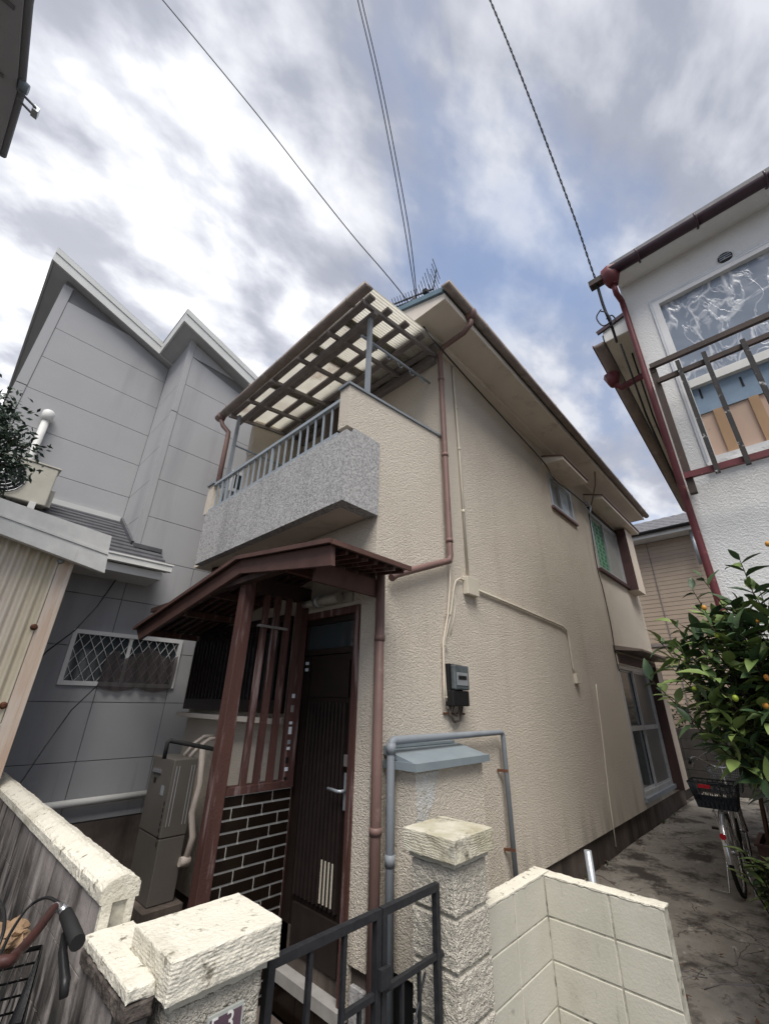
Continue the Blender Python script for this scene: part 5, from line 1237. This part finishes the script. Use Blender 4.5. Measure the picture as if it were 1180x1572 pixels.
over([(745,-20),(752,0),(775,55),(800,118),(830,197),(860,277),(885,345),(905,405),(914,430)], at('z', 8.6, 745, -20), .0052, 'overhead_wire', 'rightmost overhead cable, twisted, ending at the white house gutter', twist=38, A_=Aw)
MB().tube(smooth([at('z',5.86,914,430), at('x',3.8,925,468), at('x',3.9,938,500), at('y',.5,946,525)]), .014, 6).tube(smooth([at('x',3.8,922,475), at('x',3.8,915,488), at('x',3.8,925,500), at('x',3.8,937,492), at('x',3.8,930,480), at('x',3.8,922,478)]), .007, 5).tube(smooth([at('x',3.85,930,490), at('x',3.85,938,484), at('x',3.85,944,492), at('x',3.85,935,503)]), .007, 5).build('cable_bundle', M['wire'], None, 'tangle of black cable looped at the corner of the white house eave', 'cable')
# service cable running down from the roof corner along the side wall
s0 = at('y', 1.95, 645, 495); 
MB().tube(smooth([A, at('y',1.9,668,525), at('y',2.0,700,562), at('y',2.1,745,612), at('y',2.13,800,672), at('y',2.14,836,712), at('y',1.9,850,735), at('y',2.05,875,755), at('y',2.10,900,776)]), .010, 6).tube(smooth([at('y',2.12,903,778), at('y',2.17,905,800), at('y',2.17,916,870), at('y',2.17,925,905), at('y',2.17,937,960), at('y',2.17,945,1010), at('y',2.14,950,1030)]), .009, 6).build('service_cable', M['wire'], None, 'black service cable strung along the cream side wall and dropping beside the green blind', 'cable')
MB().tube([at('y',2.12,899,770), at('y',2.08,906,778), at('y',2.10,905,788), at('y',2.12,898,780)], .02, 6, closed=True).build('insulator', M['galv'], None, 'grey insulator knot where the service cable turns down above the green blind', 'insulator')
MB().tube([at('y',1.72,912,708), at('y',1.9,913,745), at('y',2.12,906,780)], .012, 6).build('drop_pipe', M['gutter'], None, 'thin pipe hanging from the long gutter in front of the upper side windows', 'pipe')
MB().tube([A+Vector((-.03,0,.03)), A+Vector((.03,0,-.08))], .035, 8).tube(smooth([A, A+Vector((.05,.05,-.12)), A+Vector((.12,0,-.2)), A+Vector((.08,-.05,-.05)), A]), .008, 5).tube([A, A+Vector((.25,.1,.02))], .012, 6).build('wire_clamp', M['wire'], None, 'black wire clamp and loops at the front corner of the cream house roof', 'clamp')
# antenna
az = 8.0
p, q = at('z', az, 602, 468), at('z', az, 666, 443)
AN = thing('antenna', (3.9, 3.2, 6.3), 'rooftop television antenna with many short rods above the canopy', 'antenna')
MB().bar(p, q, .022, .022).build('boom', M['antenna'], AN)
dr_ = (q-p).normalized(); pe = dr_.cross(Vector((0,0,1))).normalized()
for k in range(15):
    t = .03+.94*k/14; c = p.lerp(q, t); l = .09 if k < 10 else .09+.04*(k-9)
    MB().tube([c-pe*l-Vector((0,0,l*.5)), c+pe*l+Vector((0,0,l*.5))], .006, 5).build('rod', M['antenna'], AN)
c = p.lerp(q, .98)
MB().bar(c, c+dr_*.1+Vector((0,0,.32))+pe*.1, .016, .016).bar(c, c+dr_*.0-Vector((0,0,.32))-pe*.1, .016, .016).build('reflector', M['antenna'], AN)
for k in range(4):
    for s_ in (1,-1):
        d = c+(Vector((0,0,.08*(k+1)))+dr_*.025*(k+1)+pe*.025*(k+1))*s_
        MB().tube([d-pe*.2, d+pe*.2], .006, 5).build('rod', M['antenna'], AN)
MB().box(tuple(p.lerp(q,.80)-Vector((.04,.04,.04))), tuple(p.lerp(q,.80)+Vector((.04,.04,.04)))).build('dipole_box', M['black'], AN)
mpt = p.lerp(q, .55); MB().tube([mpt, Vector((mpt.x,mpt.y,6.2))], .02, 8).build('mast', M['antenna'], AN)
MB().tube([p+Vector((.0,0,-.09)), p.lerp(q,.45)+Vector((0,0,-.09)), p.lerp(q,.55)], .012, 6).build('stay', M['antenna'], AN)

# ================================================================== PLANTS
def leaf_mesh(name, L_, w_, droop, mt):
    st = [0, .14, .36, .62, .85, 1.0]; ww = [.06, .55, 1.0, .86, .42, .0]; vs = []; fs = []
    for t, w in zip(st, ww):
        x = L_*t; z = -droop*L_*t*t; h = w*w_/2
        vs += [(x, -h, z+h*.38), (x, 0, z), (x, h, z+h*.38)]
    for i in range(5):
        a = i*3; fs += [(a, a+1, a+4, a+3), (a+1, a+2, a+5, a+4)]
    return MB().add(vs, fs, True).mesh(name, mt)
CT = thing('citrus_tree', (3.62, -.12, -.2), 'glossy-leaved kumquat tree with small orange fruit, at the right edge', 'tree')
lms = [leaf_mesh('leaf', .125, .052, d, m_) for d, m_ in ((.18,M['leaf']),(.60,M['leaf']),(.10,M['leaf']),(.5,M['leaf2']),(.1,M['leaf2']))]
rr = random.Random(21)
cc_ = Vector((3.40, -.04, 1.80)); base = Vector((3.62,-.12,-.2))
tk = [base, Vector((3.60,-.10,.3)), Vector((3.54,-.06,.8)), Vector((3.46,-.03,1.15))]
MB().tube(tk, [.05,.042,.034,.026], 9).build('trunk', M['bark'], CT)
tw = MB(); leaves = []; fruits = []
shoots = [(at('x',3.30,1062,905),.5,1),(at('x',3.34,1000,1045),.7,0),(at('x',3.28,1075,885),.2,1),(at('x',3.2,1150,900),.3,0),(at('x',3.3,1035,1075),.5,0),(at('x',3.25,1012,985),.9,1),(at('x',3.22,1050,1010),.8,0),(at('x',3.2,1135,860),.2,0),(at('x',3.2,1060,1110),.4,0),(at('x',3.1,1120,1160),.3,0),(at('x',3.05,1165,1190),.3,0),(at('x',3.3,1030,955),.9,1),(at('x',3.15,1090,960),.3,0),(at('x',3.1,1160,960),.2,0)]
targets = [(p, y_) for p, y_, u in shoots]
for i in range(260):
    d = Vector((rr.gauss(-.35,.9), rr.gauss(0,1), rr.gauss(.1,1))).normalized()
    k_ = .72+.30*mn.noise(d*2.1+Vector((3,1,0)))+rr.uniform(-.12,.12)
    p = cc_+Vector((d.x*.46, d.y*.68, d.z*.58))*k_*1.12
    if p.x > 3.93: p.x = 3.93-rr.random()*.1
    targets.append((p, .7 if (d.z > .2 or d.y > .35) and rr.random() < .5 else .12))
for p, yng in targets:
    s0 = tk[2].lerp(tk[3], rr.random()); mid = s0.lerp(p, .5)+Vector((rr.uniform(-.06,.06), rr.uniform(-.06,.06), -.06))
    path = smooth([s0, mid, p+Vector((0,0,0))], 8)
    tw.tube(path, [.008-(.006)*i/(len(path)-1) for i in range(len(path))], 5)
    n = rr.randint(18, 25); ang = rr.uniform(0, 6.28)
    for k in range(n):
        f = 1-k/n*.62; i0 = min(int(f*(len(path)-1)), len(path)-2); q = path[i0].lerp(path[i0+1], f*(len(path)-1)-i0)
        dirp = (path[i0+1]-path[i0]).normalized(); ang += 2.4
        a_ = dirp.cross(Vector((0,0,1))); a_ = a_.normalized() if a_.length > .1 else Vector((1,0,0)); b_ = dirp.cross(a_)
        out = (a_*math.cos(ang)+b_*math.sin(ang))*.9+dirp*(.55 if k else 1.6)+Vector((0,0,rr.uniform(-.25,.25)))
        leaves.append((q, out.normalized(), rr.random() < yng and f > .6, rr.uniform(.45,1.2)))
    if rr.random() < .008: fruits.append((p+Vector((rr.uniform(-.04,.04),rr.uniform(-.04,.04),-.05)), rr.random() < .35))
tw.build('twigs', M['bark'], CT)
C0 = Vector((0,0,CAM_Z))
leaves.sort(key=lambda l: (l[0]-C0).length+(3 if (l[0]-C0).normalized().dot(CF) < .55 else 0))
big = MB(); big2 = MB(); cnt = 0
for q, o_, yg, s_ in leaves:
    up = Vector((rr.uniform(-.5,.5), rr.uniform(-.5,.5), 1)).normalized(); x_ = o_; y_ = up.cross(x_)
    if y_.length < .1: continue
    y_.normalize(); z_ = x_.cross(y_)
    mt_ = Matrix((x_, y_, z_)).transposed()
    me = lms[rr.choice((3,4)) if yg else rr.choice((0,1,2))]
    if cnt < 298:
        inst('leaf', me, q, CT, rot=mt_.to_euler(), scale=s_); cnt += 1
    else:
        tgt = big2 if yg else big
        tgt.add([q+mt_ @ (v.co*s_) for v in me.vertices], [tuple(p.vertices) for p in me.polygons], True)
big.build('foliage', M['leaf'], CT, kind='stuff'); big2.build('young_foliage', M['leaf2'], CT, kind='stuff')
for px, py, x, gcol in ((1080,933,3.22,0),(1160,952,3.1,0),(1174,1083,3.02,0),(1128,1072,3.0,1),(1100,975,3.1,1),(1178,835,3.05,0),(1176,1040,3.05,0),(1065,1058,3.2,1)):
    fruits.append((at('x', x, px, py), gcol))
for p, gcol in fruits:
    vs = []; fs = []; 
    for i in range(7):
        t = math.pi*i/6
        for k in range(9): vs.append((math.sin(t)*math.cos(k*2*math.pi/9)*.014, math.sin(t)*math.sin(k*2*math.pi/9)*.014, math.cos(t)*.017))
    for i in range(6):
        for k in range(9): fs.append((i*9+k, i*9+(k+1)%9, (i+1)*9+(k+1)%9, (i+1)*9+k))
    mm = MB().add([Vector(v)+p for v in vs], fs, True); mm.build('fruit', M['fruitg'] if gcol else M['fruit'], CT)

# low shrub in the bottom right corner of the alley
LS = thing('shrub', (4.3, .45, 0), 'small leafy shrub with narrow pale leaves beside the nearer alley bicycle wheel', 'shrub')
sc_ = at('x', 4.4, 1165, 1335); rr = random.Random(4)
for k in range(9):
    tip = sc_+Vector((rr.uniform(-.15,.15), rr.uniform(-.12,.14), rr.uniform(-.06,.12)))
    pth = smooth([Vector((sc_.x+.05,sc_.y-.1,0)), Vector((sc_.x,sc_.y-.05,.2)).lerp(tip,.3), tip], 5)
    MB().tube(pth, .005, 5).build('stem', M['bark'], LS)
    for j in range(8):
        t = rr.random()*6.28; o_ = Vector((math.cos(t),math.sin(t),rr.uniform(0,.8))).normalized(); y_ = Vector((0,0,1)).cross(o_).normalized(); mt_ = Matrix((o_, y_, o_.cross(y_))).transposed()
        inst('leaf', lms[rr.choice((3,4,2))], pth[-1-min(j//2,3)], LS, rot=mt_.to_euler(), scale=rr.uniform(.8,1.2))
# tangle of dry twigs on the paving
TG = MB(); rr = random.Random(8)
for k in range(9):
    p = Vector((rr.uniform(3.9,4.9), rr.uniform(.55,1.0), .03)); d = Vector((rr.uniform(-1,1), rr.uniform(-1,1), rr.uniform(0,.25))).normalized()
    TG.tube([p, p+d*.12+Vector((0,0,.02)), p+d*.28], .003, 4)
TG.build('dry_twigs', M['timber'], None, 'dry twigs lying on the alley paving in the corner', 'twigs')

# small-leaved tree behind the shed
ST = thing('tree', (-.35, 5.0, -.2), 'small-leaved tree rising behind the corrugated shed at the left edge', 'tree')
c = at('y', 5.0, -40, 690)
MB().tube([(-.35,5.0,-.2),(-.34,5.0,2.0),(c.x,c.y,c.z-.3)], [.06,.05,.03], 8).build('trunk', M['bark'], ST)
mm = MB(); rr = random.Random(15); tw = MB()
for i in range(90):
    d = Vector((rr.gauss(0,1), rr.gauss(0,.8), rr.gauss(.1,1))).normalized()*rr.uniform(.55,1.05)
    p = Vector(c)+Vector((d.x*.36, d.y*.34, d.z*.62)); s0 = Vector((c.x,c.y,c.z-.3)); pth = smooth([s0, s0.lerp(p,.5)+Vector((0,0,.06)), p], 4); tw.tube(pth, .005, 4)
    for j in range(44):
        q = p+Vector((rr.gauss(0,.07), rr.gauss(0,.07), rr.gauss(0,.08))); ax = Vector((rr.uniform(-1,1), rr.uniform(-1,1), rr.uniform(-1,.2))).normalized(); u = ax.cross(Vector((rr.uniform(-1,1),rr.uniform(-1,1),rr.uniform(-1,1)))).normalized()
        s_ = .062*rr.uniform(.7,1.3); mm.add([q, q+ax*s_*.5+u*s_*.2, q+ax*s_, q+ax*s_*.5-u*s_*.2], [(0,1,2,3)])
mm.build('crown', M['leafsm'], ST); tw.build('branches', M['bark'], ST)

# ================================================================== BICYCLES AND CLUTTER
def bicycle(loc, head, label, frame, rear_basket=None, front_basket=None, lean=0, bars=True, scale=1.0, fender=True):
    root = thing('bicycle', loc, label, 'bicycle', None)
    Rm = Matrix.Rotation(head, 3, 'Z') @ Matrix.Rotation(lean, 3, 'X')
    org = Vector(loc)
    T = lambda p: org+Rm @ (Vector(p)*scale)
    def T_(pts): return [T(p) for p in pts]
    r = .33; wb_ = 1.12
    def wheel(cx):
        rim = MB().tube(T_([(cx+math.cos(t)*(r-.03), 0, r+math.sin(t)*(r-.03)) for t in [i*math.pi/18 for i in range(36)]]), .011, 6, closed=True).build('wheel', M['silver'], root)
        MB().tube(T_([(cx+math.cos(t)*r*.965, 0, r+math.sin(t)*r*.965) for t in [i*math.pi/18 for i in range(36)]]), .019, 7, closed=True).build('tyre', M['rubber'], rim)
        MB().tube(T_([(cx,-.045,r),(cx,.045,r)]), .02, 8).build('hub', M['silver'], rim)
        sp = MB()
        for i in range(14):
            t = i*math.pi/7; sp.tube(T_([(cx, .02*(-1)**i, r), (cx+math.cos(t)*(r-.035), 0, r+math.sin(t)*(r-.035))]), .0016, 4)
        sp.build('spokes', M['silver'], rim)
        if fender:
            fr_ = M['silver']; a0, a1 = (.15, 1.02) if cx < .5 else (.1, .85)
            vs = []; fs = []; n = 16
            for i in range(n+1):
                t = math.pi*(a0+(a1-a0)*i/n)
                for y in (-.026, -.014, .014, .026):
                    rr_ = r+.030-(.008 if abs(y) > .02 else 0); vs.append(T((cx+math.cos(t)*rr_, y, r+math.sin(t)*rr_)))
            for i in range(n):
                for k in range(3): a = i*4+k; fs.append((a, a+1, a+5, a+4))
            MB().add(vs, fs, True).build('mudguard', fr_, root)
    wheel(0); wheel(wb_)
    f = MB(); sx, sz = .36, .30
    for a, b, w in (((sx,0,sz),(.22,0,.78),.014),((0,0,r),(sx,0,sz),.009),((0,0,r),(.24,0,.70),.008),((sx,0,sz),(wb_-.22,0,.74),.019),((.30,0,.52),(wb_-.21,0,.80),.014),((wb_-.23,0,.88),(wb_-.2,0,.70),.019)): f.tube(T_([a,b]), w, 8)
    f.tube(T_([(wb_-.2,0,.70),(wb_-.12,.05,.55),(wb_,.055,r)]), .011, 7).tube(T_([(wb_-.2,0,.70),(wb_-.12,-.05,.55),(wb_,-.055,r)]), .011, 7)
    f.build('frame', frame, root)
    MB().tube(T_([(.22,0,.78),(.20,0,.86)]), .012, 7).build('seat_post', M['silver'], root)
    vs = []; fs = []
    for i, (x, w, z) in enumerate(((.05,.09,.90),(.12,.105,.90),(.2,.07,.885),(.28,.03,.88),(.33,.018,.875))):
        vs += [T((x,-w,z-.03)),T((x,-w*.7,z)),T((x,0,z+.012)),T((x,w*.7,z)),T((x,w,z-.03))]
    for i in range(4):
        for k in range(4): a = i*5+k; fs.append((a, a+1, a+6, a+5))
    fs += [(0,1,2,3,4), (20,21,22,23,24)]
    MB().add(vs, fs, True).build('saddle', M['black'], root)
    hz = 1.02; hb_ = MB()
    hp_ = [(wb_-.48,-.27,hz-.0),(wb_-.36,-.27,hz+.03),(wb_-.28,-.22,hz+.04),(wb_-.22,-.10,hz-.03),(wb_-.22,0,hz-.05),(wb_-.22,.10,hz-.03),(wb_-.28,.22,hz+.04),(wb_-.36,.27,hz+.03),(wb_-.48,.27,hz-.0)]
    if bars:
        h_ = MB().tube(smooth(T_(hp_), 5), .011, 8).tube(T_([(wb_-.22,0,hz-.05),(wb_-.235,0,.86)]), .013, 8).build('handlebar', M['silver'], root)
        for s_ in (-1,1):
            MB().tube(T_([(wb_-.50,s_*.27,hz-.003),(wb_-.39,s_*.27,hz+.022)]), .016, 8).build('grip', M['black'], h_)
            MB().tube(T_([(wb_-.32,s_*.25,hz+.02),(wb_-.36,s_*.26,hz-.02),(wb_-.46,s_*.26,hz-.04)]), .006, 6).build('brake_lever', M['silver'], h_)
        MB().tube(smooth(T_([(wb_-.3,-.22,hz+.02),(wb_-.12,-.1,hz+.10),(wb_-.12,.0,hz-.05),(wb_-.2,0,.8)]), 5), .003, 5).tube(smooth(T_([(wb_-.3,.22,hz+.02),(wb_-.10,.1,hz+.10),(wb_-.1,.0,hz-.05),(wb_-.2,0,.8)]), 5), .003, 5).build('brake_cable', M['silver'], h_)
        MB().tube(T_([(wb_-.27,-.20,hz+.045),(wb_-.27,-.20,hz+.075)]), [.026,.018], 10).build('bell', M['silver'], h_)
    def basket(x0, x1, w0, w1, z0, z1, mt, n_=9, solid=False):
        b = MB(); cn = lambda w, z, xa, xb: [(xa,-w,z),(xb,-w,z),(xb,w,z),(xa,w,z)]
        loops = 4 if solid else 9; dx = .03
        for i in range(loops+1):
            t = i/loops; w = w0+(w1-w0)*t; z = z0+(z1-z0)*t; b.tube(T_(cn(w,z,x0+dx*(1-t),x1-dx*(1-t))), .0028 if i < loops else .006, 4, closed=True)
        for (pa, pb, qa, qb) in (((x0+dx,-w0),(x0+dx,w0),(x0,-w1),(x0,w1)),((x1-dx,-w0),(x1-dx,w0),(x1,-w1),(x1,w1)),((x0+dx,-w0),(x1-dx,-w0),(x0,-w1),(x1,-w1)),((x0+dx,w0),(x1-dx,w0),(x0,w1),(x1,w1))):
            for i in range(n_+1):
                t = i/n_; p = (pa[0]+(pb[0]-pa[0])*t, pa[1]+(pb[1]-pa[1])*t, z0); q = (qa[0]+(qb[0]-qa[0])*t, qa[1]+(qb[1]-qa[1])*t, z1)
                b.tube(T_([p,q]), .0022, 4)
                if solid and i < n_: t2 = (i+1)/n_; q2 = (qa[0]+(qb[0]-qa[0])*t2, qa[1]+(qb[1]-qa[1])*t2, z1); b.tube(T_([p,q2]), .003, 4); p2 = (pa[0]+(pb[0]-pa[0])*t2, pa[1]+(pb[1]-pa[1])*t2, z0); b.tube(T_([p2,q]), .003, 4)
        for i in range(n_+1):
            t = i/n_; y = -w0+2*w0*t; b.tube(T_([(x0+dx,y,z0),(x1-dx,y,z0)]), .0025, 4)
        bo = b.build('basket', mt, root)
        if solid:
            for s_ in (0, 1):
                xa, xb = (x0+dx, x0) if s_ == 0 else (x1-dx, x1)
                MB().prism([T((xa,-w0,z0)),T((xa,w0,z0)),T((xa+(xb-xa)*.3,w0+(w1-w0)*.3,z0+(z1-z0)*.3)),T((xa+(xb-xa)*.3,-w0-(w1-w0)*.3,z0+(z1-z0)*.3))], Rm @ Vector((.004,0,0))).build('basket_band', mt, bo)
            MB().prism([T((xa_, y, z)) for xa_, y, z in ((x0-.006,w1*.05,z1-.012),(x0-.006,w1*.55,z1-.012),(x0-.004,w1*.55,z1-.045),(x0-.004,w1*.05,z1-.045))], Rm @ Vector((-.004,0,0))).build('basket_badge', M['redrefl'], bo)
        return bo
    # rack
    MB().tube(T_([(0,-.05,r),(-.06,-.06,.68),(.2,-.05,.70)]), .006, 6).tube(T_([(0,.05,r),(-.06,.06,.68),(.2,.05,.70)]), .006, 6).tube(T_([(-.22,-.05,.69),(-.22,.05,.69),(.2,.05,.70),(.2,-.05,.70)]), .006, 6, closed=True).build('rack', M['silver'], root)
    MB().tube(T_([(-r-.04,0,.52),(-r-.05,0,.52)]), .026, 10).build('rear_reflector', M['redrefl'], root)
    for s_ in (-1, 1): MB().bar(T((sx+.05*s_,s_*.09,sz+.14*s_)), T((sx+.05*s_,s_*.18,sz+.14*s_)), .06, .02).build('pedal', M['amber'] if s_ < 0 else M['black'], root)
    MB().tube(T_([(sx,-.08,sz),(sx-.05,-.09,sz-.14)]), .009, 6).tube(T_([(sx,.08,sz),(sx+.05,.09,sz+.14)]), .009, 6).tube(T_([(sx,-.07,sz),(sx,-.06,sz)]), .075, 14).build('crank', M['silver'], root)
    MB().tube(T_([(0,.06,r),(-.08,.10,.02),(-.06,.26,.01)]), .007, 6).tube(T_([(0,-.06,r),(-.08,-.10,.02),(-.06,-.26,.01)]), .007, 6).build('kickstand', M['silver'], root)
    if rear_basket: basket(-.27, .06, .155, .20, .715, .93, rear_basket, 9, True)
    if front_basket: basket(wb_-.14, wb_+.17, .12, .165, .72, .95, front_basket, 16)
    return root, T, Rm
bicycle((6.05, .97, .0), R(2), 'black and silver bicycle seen from behind with dark rear basket, nearest in the alley', M['silver'], rear_basket=M['basket'], front_basket=M['galv'])
bicycle((7.1, .62, .0), R(-4), 'second bicycle in the alley, farther and to the right, with a pale wire basket', M['black'], rear_basket=None, front_basket=M['silver'], lean=R(4))
# bicycle by the low wall, bottom left
gP = at('x', .42, 110, 1425)
lb, T, Rm = bicycle((-.08, .40, -.2), R(75), 'bicycle with worn maroon handlebar and black grip leaning by the low wall, bottom left', M['black'], front_basket=M['black'], bars=False, scale=1.2)
hpx = [at('x',.42,119,1446), at('x',.425,108,1418), at('x',.42,101,1402), at('x',.41,93,1392), at('x',.395,84,1394), at('x',.375,70,1412), at('x',.345,50,1438), at('x',.31,28,1462), at('x',.27,0,1477)]
stem = Vector((.20, 1.45, hpx[-1].z-.05))
h_ = MB().tube(smooth(hpx+[stem], 5), .0095, 10).build('handlebar', M['maroon'], lb)
MB().tube(smooth([stem]+[Vector((2*stem.x-p.x, p.y+.12*(p.x-stem.x)/.2, p.z)) for p in hpx[::-1]], 5), .0125, 10).build('handlebar', M['maroon'], lb)
MB().tube([stem+Vector((0,0,.02)), T((.89,0,.86))], .016, 8).build('stem', M['silver'], lb)
MB().tube(smooth(hpx[2:5],4), .0102, 10).build('bar_sleeve', M['silver'], h_)
MB().tube([hpx[0]+(hpx[0]-hpx[1]).normalized()*.004, hpx[1], hpx[2]], [.0145,.0140,.0130], 12).build('grip', M['rubber'], h_)
MB().tube([hpx[1]+Vector((0,.02,-.02)), hpx[1]+Vector((.0,.0,-.05)), hpx[0]+Vector((0,.015,-.065)), hpx[0]+Vector((0,-.0,-.085))], [.007,.009,.010,.008], 7).build('brake_lever', M['black'], h_)
MB().tube(smooth([hpx[3], at('x',.40,88,1385), at('x',.39,70,1378), at('x',.37,45,1392), at('x',.33,18,1430), at('x',.30,-5,1480)],5), .0035, 5).tube(smooth([at('x',.30,-10,1370), at('x',.30,5,1395), at('x',.29,6,1430), at('x',.28,-10,1470)],5), .0035, 5).build('brake_cable', M['black'], h_)
bagc = at('x', .40, 14, 1440)
rough_box(bagc-Vector((.04,.04,.03)), bagc+Vector((.03,.04,.02)), .007, .035, 34, round_=.012).build('dead_leaves', M['bag'], None, 'crumpled brown dry leaves caught on the bicycle basket at bottom left', 'leaves')

# clutter along the alley
SB = thing('storage_box', (7.9, .55, 0), 'white plastic storage box behind the bicycles at the right of the alley', 'box')
MB().box((7.4,.38,.02),(8.2,.75,.78)).build('body', M['clearpl'], SB, bevel=.02)
MB().box((7.37,.36,.78),(8.23,.78,.86)).build('lid', M['clearpl'], SB, bevel=.02)
for k in range(5): MB().box((7.392,.41+k*.07,.08),(7.399,.43+k*.07,.74)).build('rib', M['clearpl'], SB)
for i_, (x, y, z, rz_, lb_) in enumerate(((7.05,.80,.0,.15,'dark plank leaning upright in front of the white storage box'),(7.2,.70,.0,-.1,'reddish plank leaning beside the white storage box'))):
    o = MB().bar((x,y,.0),(x+.25,y-.05,.72),.14,.03,(0,1,0)).build('plank', M['plank'], None, lb_, 'plank')
PL = thing('planter', (6.15,.62,0), 'brown rectangular planter with soil at the right of the alley', 'planter')
pc_ = at('z', .3, 1185, 1290)
PL.location = (pc_.x, pc_.y, 0); WL[PL] = Vector((pc_.x, pc_.y, 0))
x, y = pc_.x, pc_.y
MB().box((x-.30,y-.12,.06),(x+.30,y-.10,.28)).box((x-.30,y+.10,.06),(x+.30,y+.12,.28)).box((x-.30,y-.0999,.06),(x-.28,y+.0999,.28)).box((x+.28,y-.0999,.06),(x+.30,y+.0999,.28)).box((x-.279,y-.099,.06),(x+.279,y+.099,.1)).build('trough', M['terracotta'], PL)
MB().box((x-.32,y-.14,.28),(x+.32,y-.10,.30)).box((x-.32,y+.10,.28),(x+.32,y+.14,.30)).box((x-.32,y-.0999,.28),(x-.28,y+.0999,.30)).box((x+.28,y-.0999,.28),(x+.32,y+.0999,.30)).build('rim', M['terracotta'], PL)
rough_box((x-.279,y-.099,.11),(x+.279,y+.099,.24), .03, .012, 14).build('soil', M['found'], PL)
MB().box((x-.25,y-.11,.0),(x-.2,y+.11,.059)).box((x+.2,y-.11,.0),(x+.25,y+.11,.059)).build('foot', M['terracotta'], PL)
# leaf litter and grit on the alley paving, weeds along the wall foot
lt = MB(); rr = random.Random(31)
for k in range(900):
    t = rr.random(); x = 3.35+6.5*t*t+rr.random()*.3; y = rr.choice((rr.uniform(2.02,2.22), rr.uniform(.3,2.2), rr.uniform(.3,.75)))
    a = rr.random()*6.28; s_ = rr.uniform(.006,.026); z = .012+rr.random()*.006
    u = Vector((math.cos(a), math.sin(a), rr.uniform(-.15,.3)))*s_; v = Vector((-math.sin(a), math.cos(a), rr.uniform(-.2,.2)))*s_*.45
    c = Vector((x, y, z)); lt.add([c-u, c+v, c+u, c-v], [(0,1,2,3)])
lt.build('leaf_litter', M['plank'], None, kind='stuff')
wd = MB()
for k in range(26):
    x = 3.4+rr.random()**1.6*6; y = 2.17 if k % 3 else .42
    for j in range(9):
        a = rr.random()*6.28; o_ = Vector((math.cos(a), math.sin(a)*.6-(.2 if y > 1 else 0), rr.uniform(.5,1.4))).normalized(); s_ = rr.uniform(.03,.08); sd_ = o_.cross(Vector((0,0,1))).normalized()*.004
        c = Vector((x+rr.uniform(-.03,.03), y, .0)); wd.add([c-sd_, c+o_*s_*.6-sd_, c+o_*s_, c+o_*s_*.6+sd_, c+sd_], [(0,1,2,3,4)])
wd.build('weeds', M['leaf'], None, kind='stuff')
for o in bpy.data.objects:
    if o.type == 'MESH' and o.parent is None and 'kind' not in o and 'label' not in o: print('UNLABELLED', o.name)
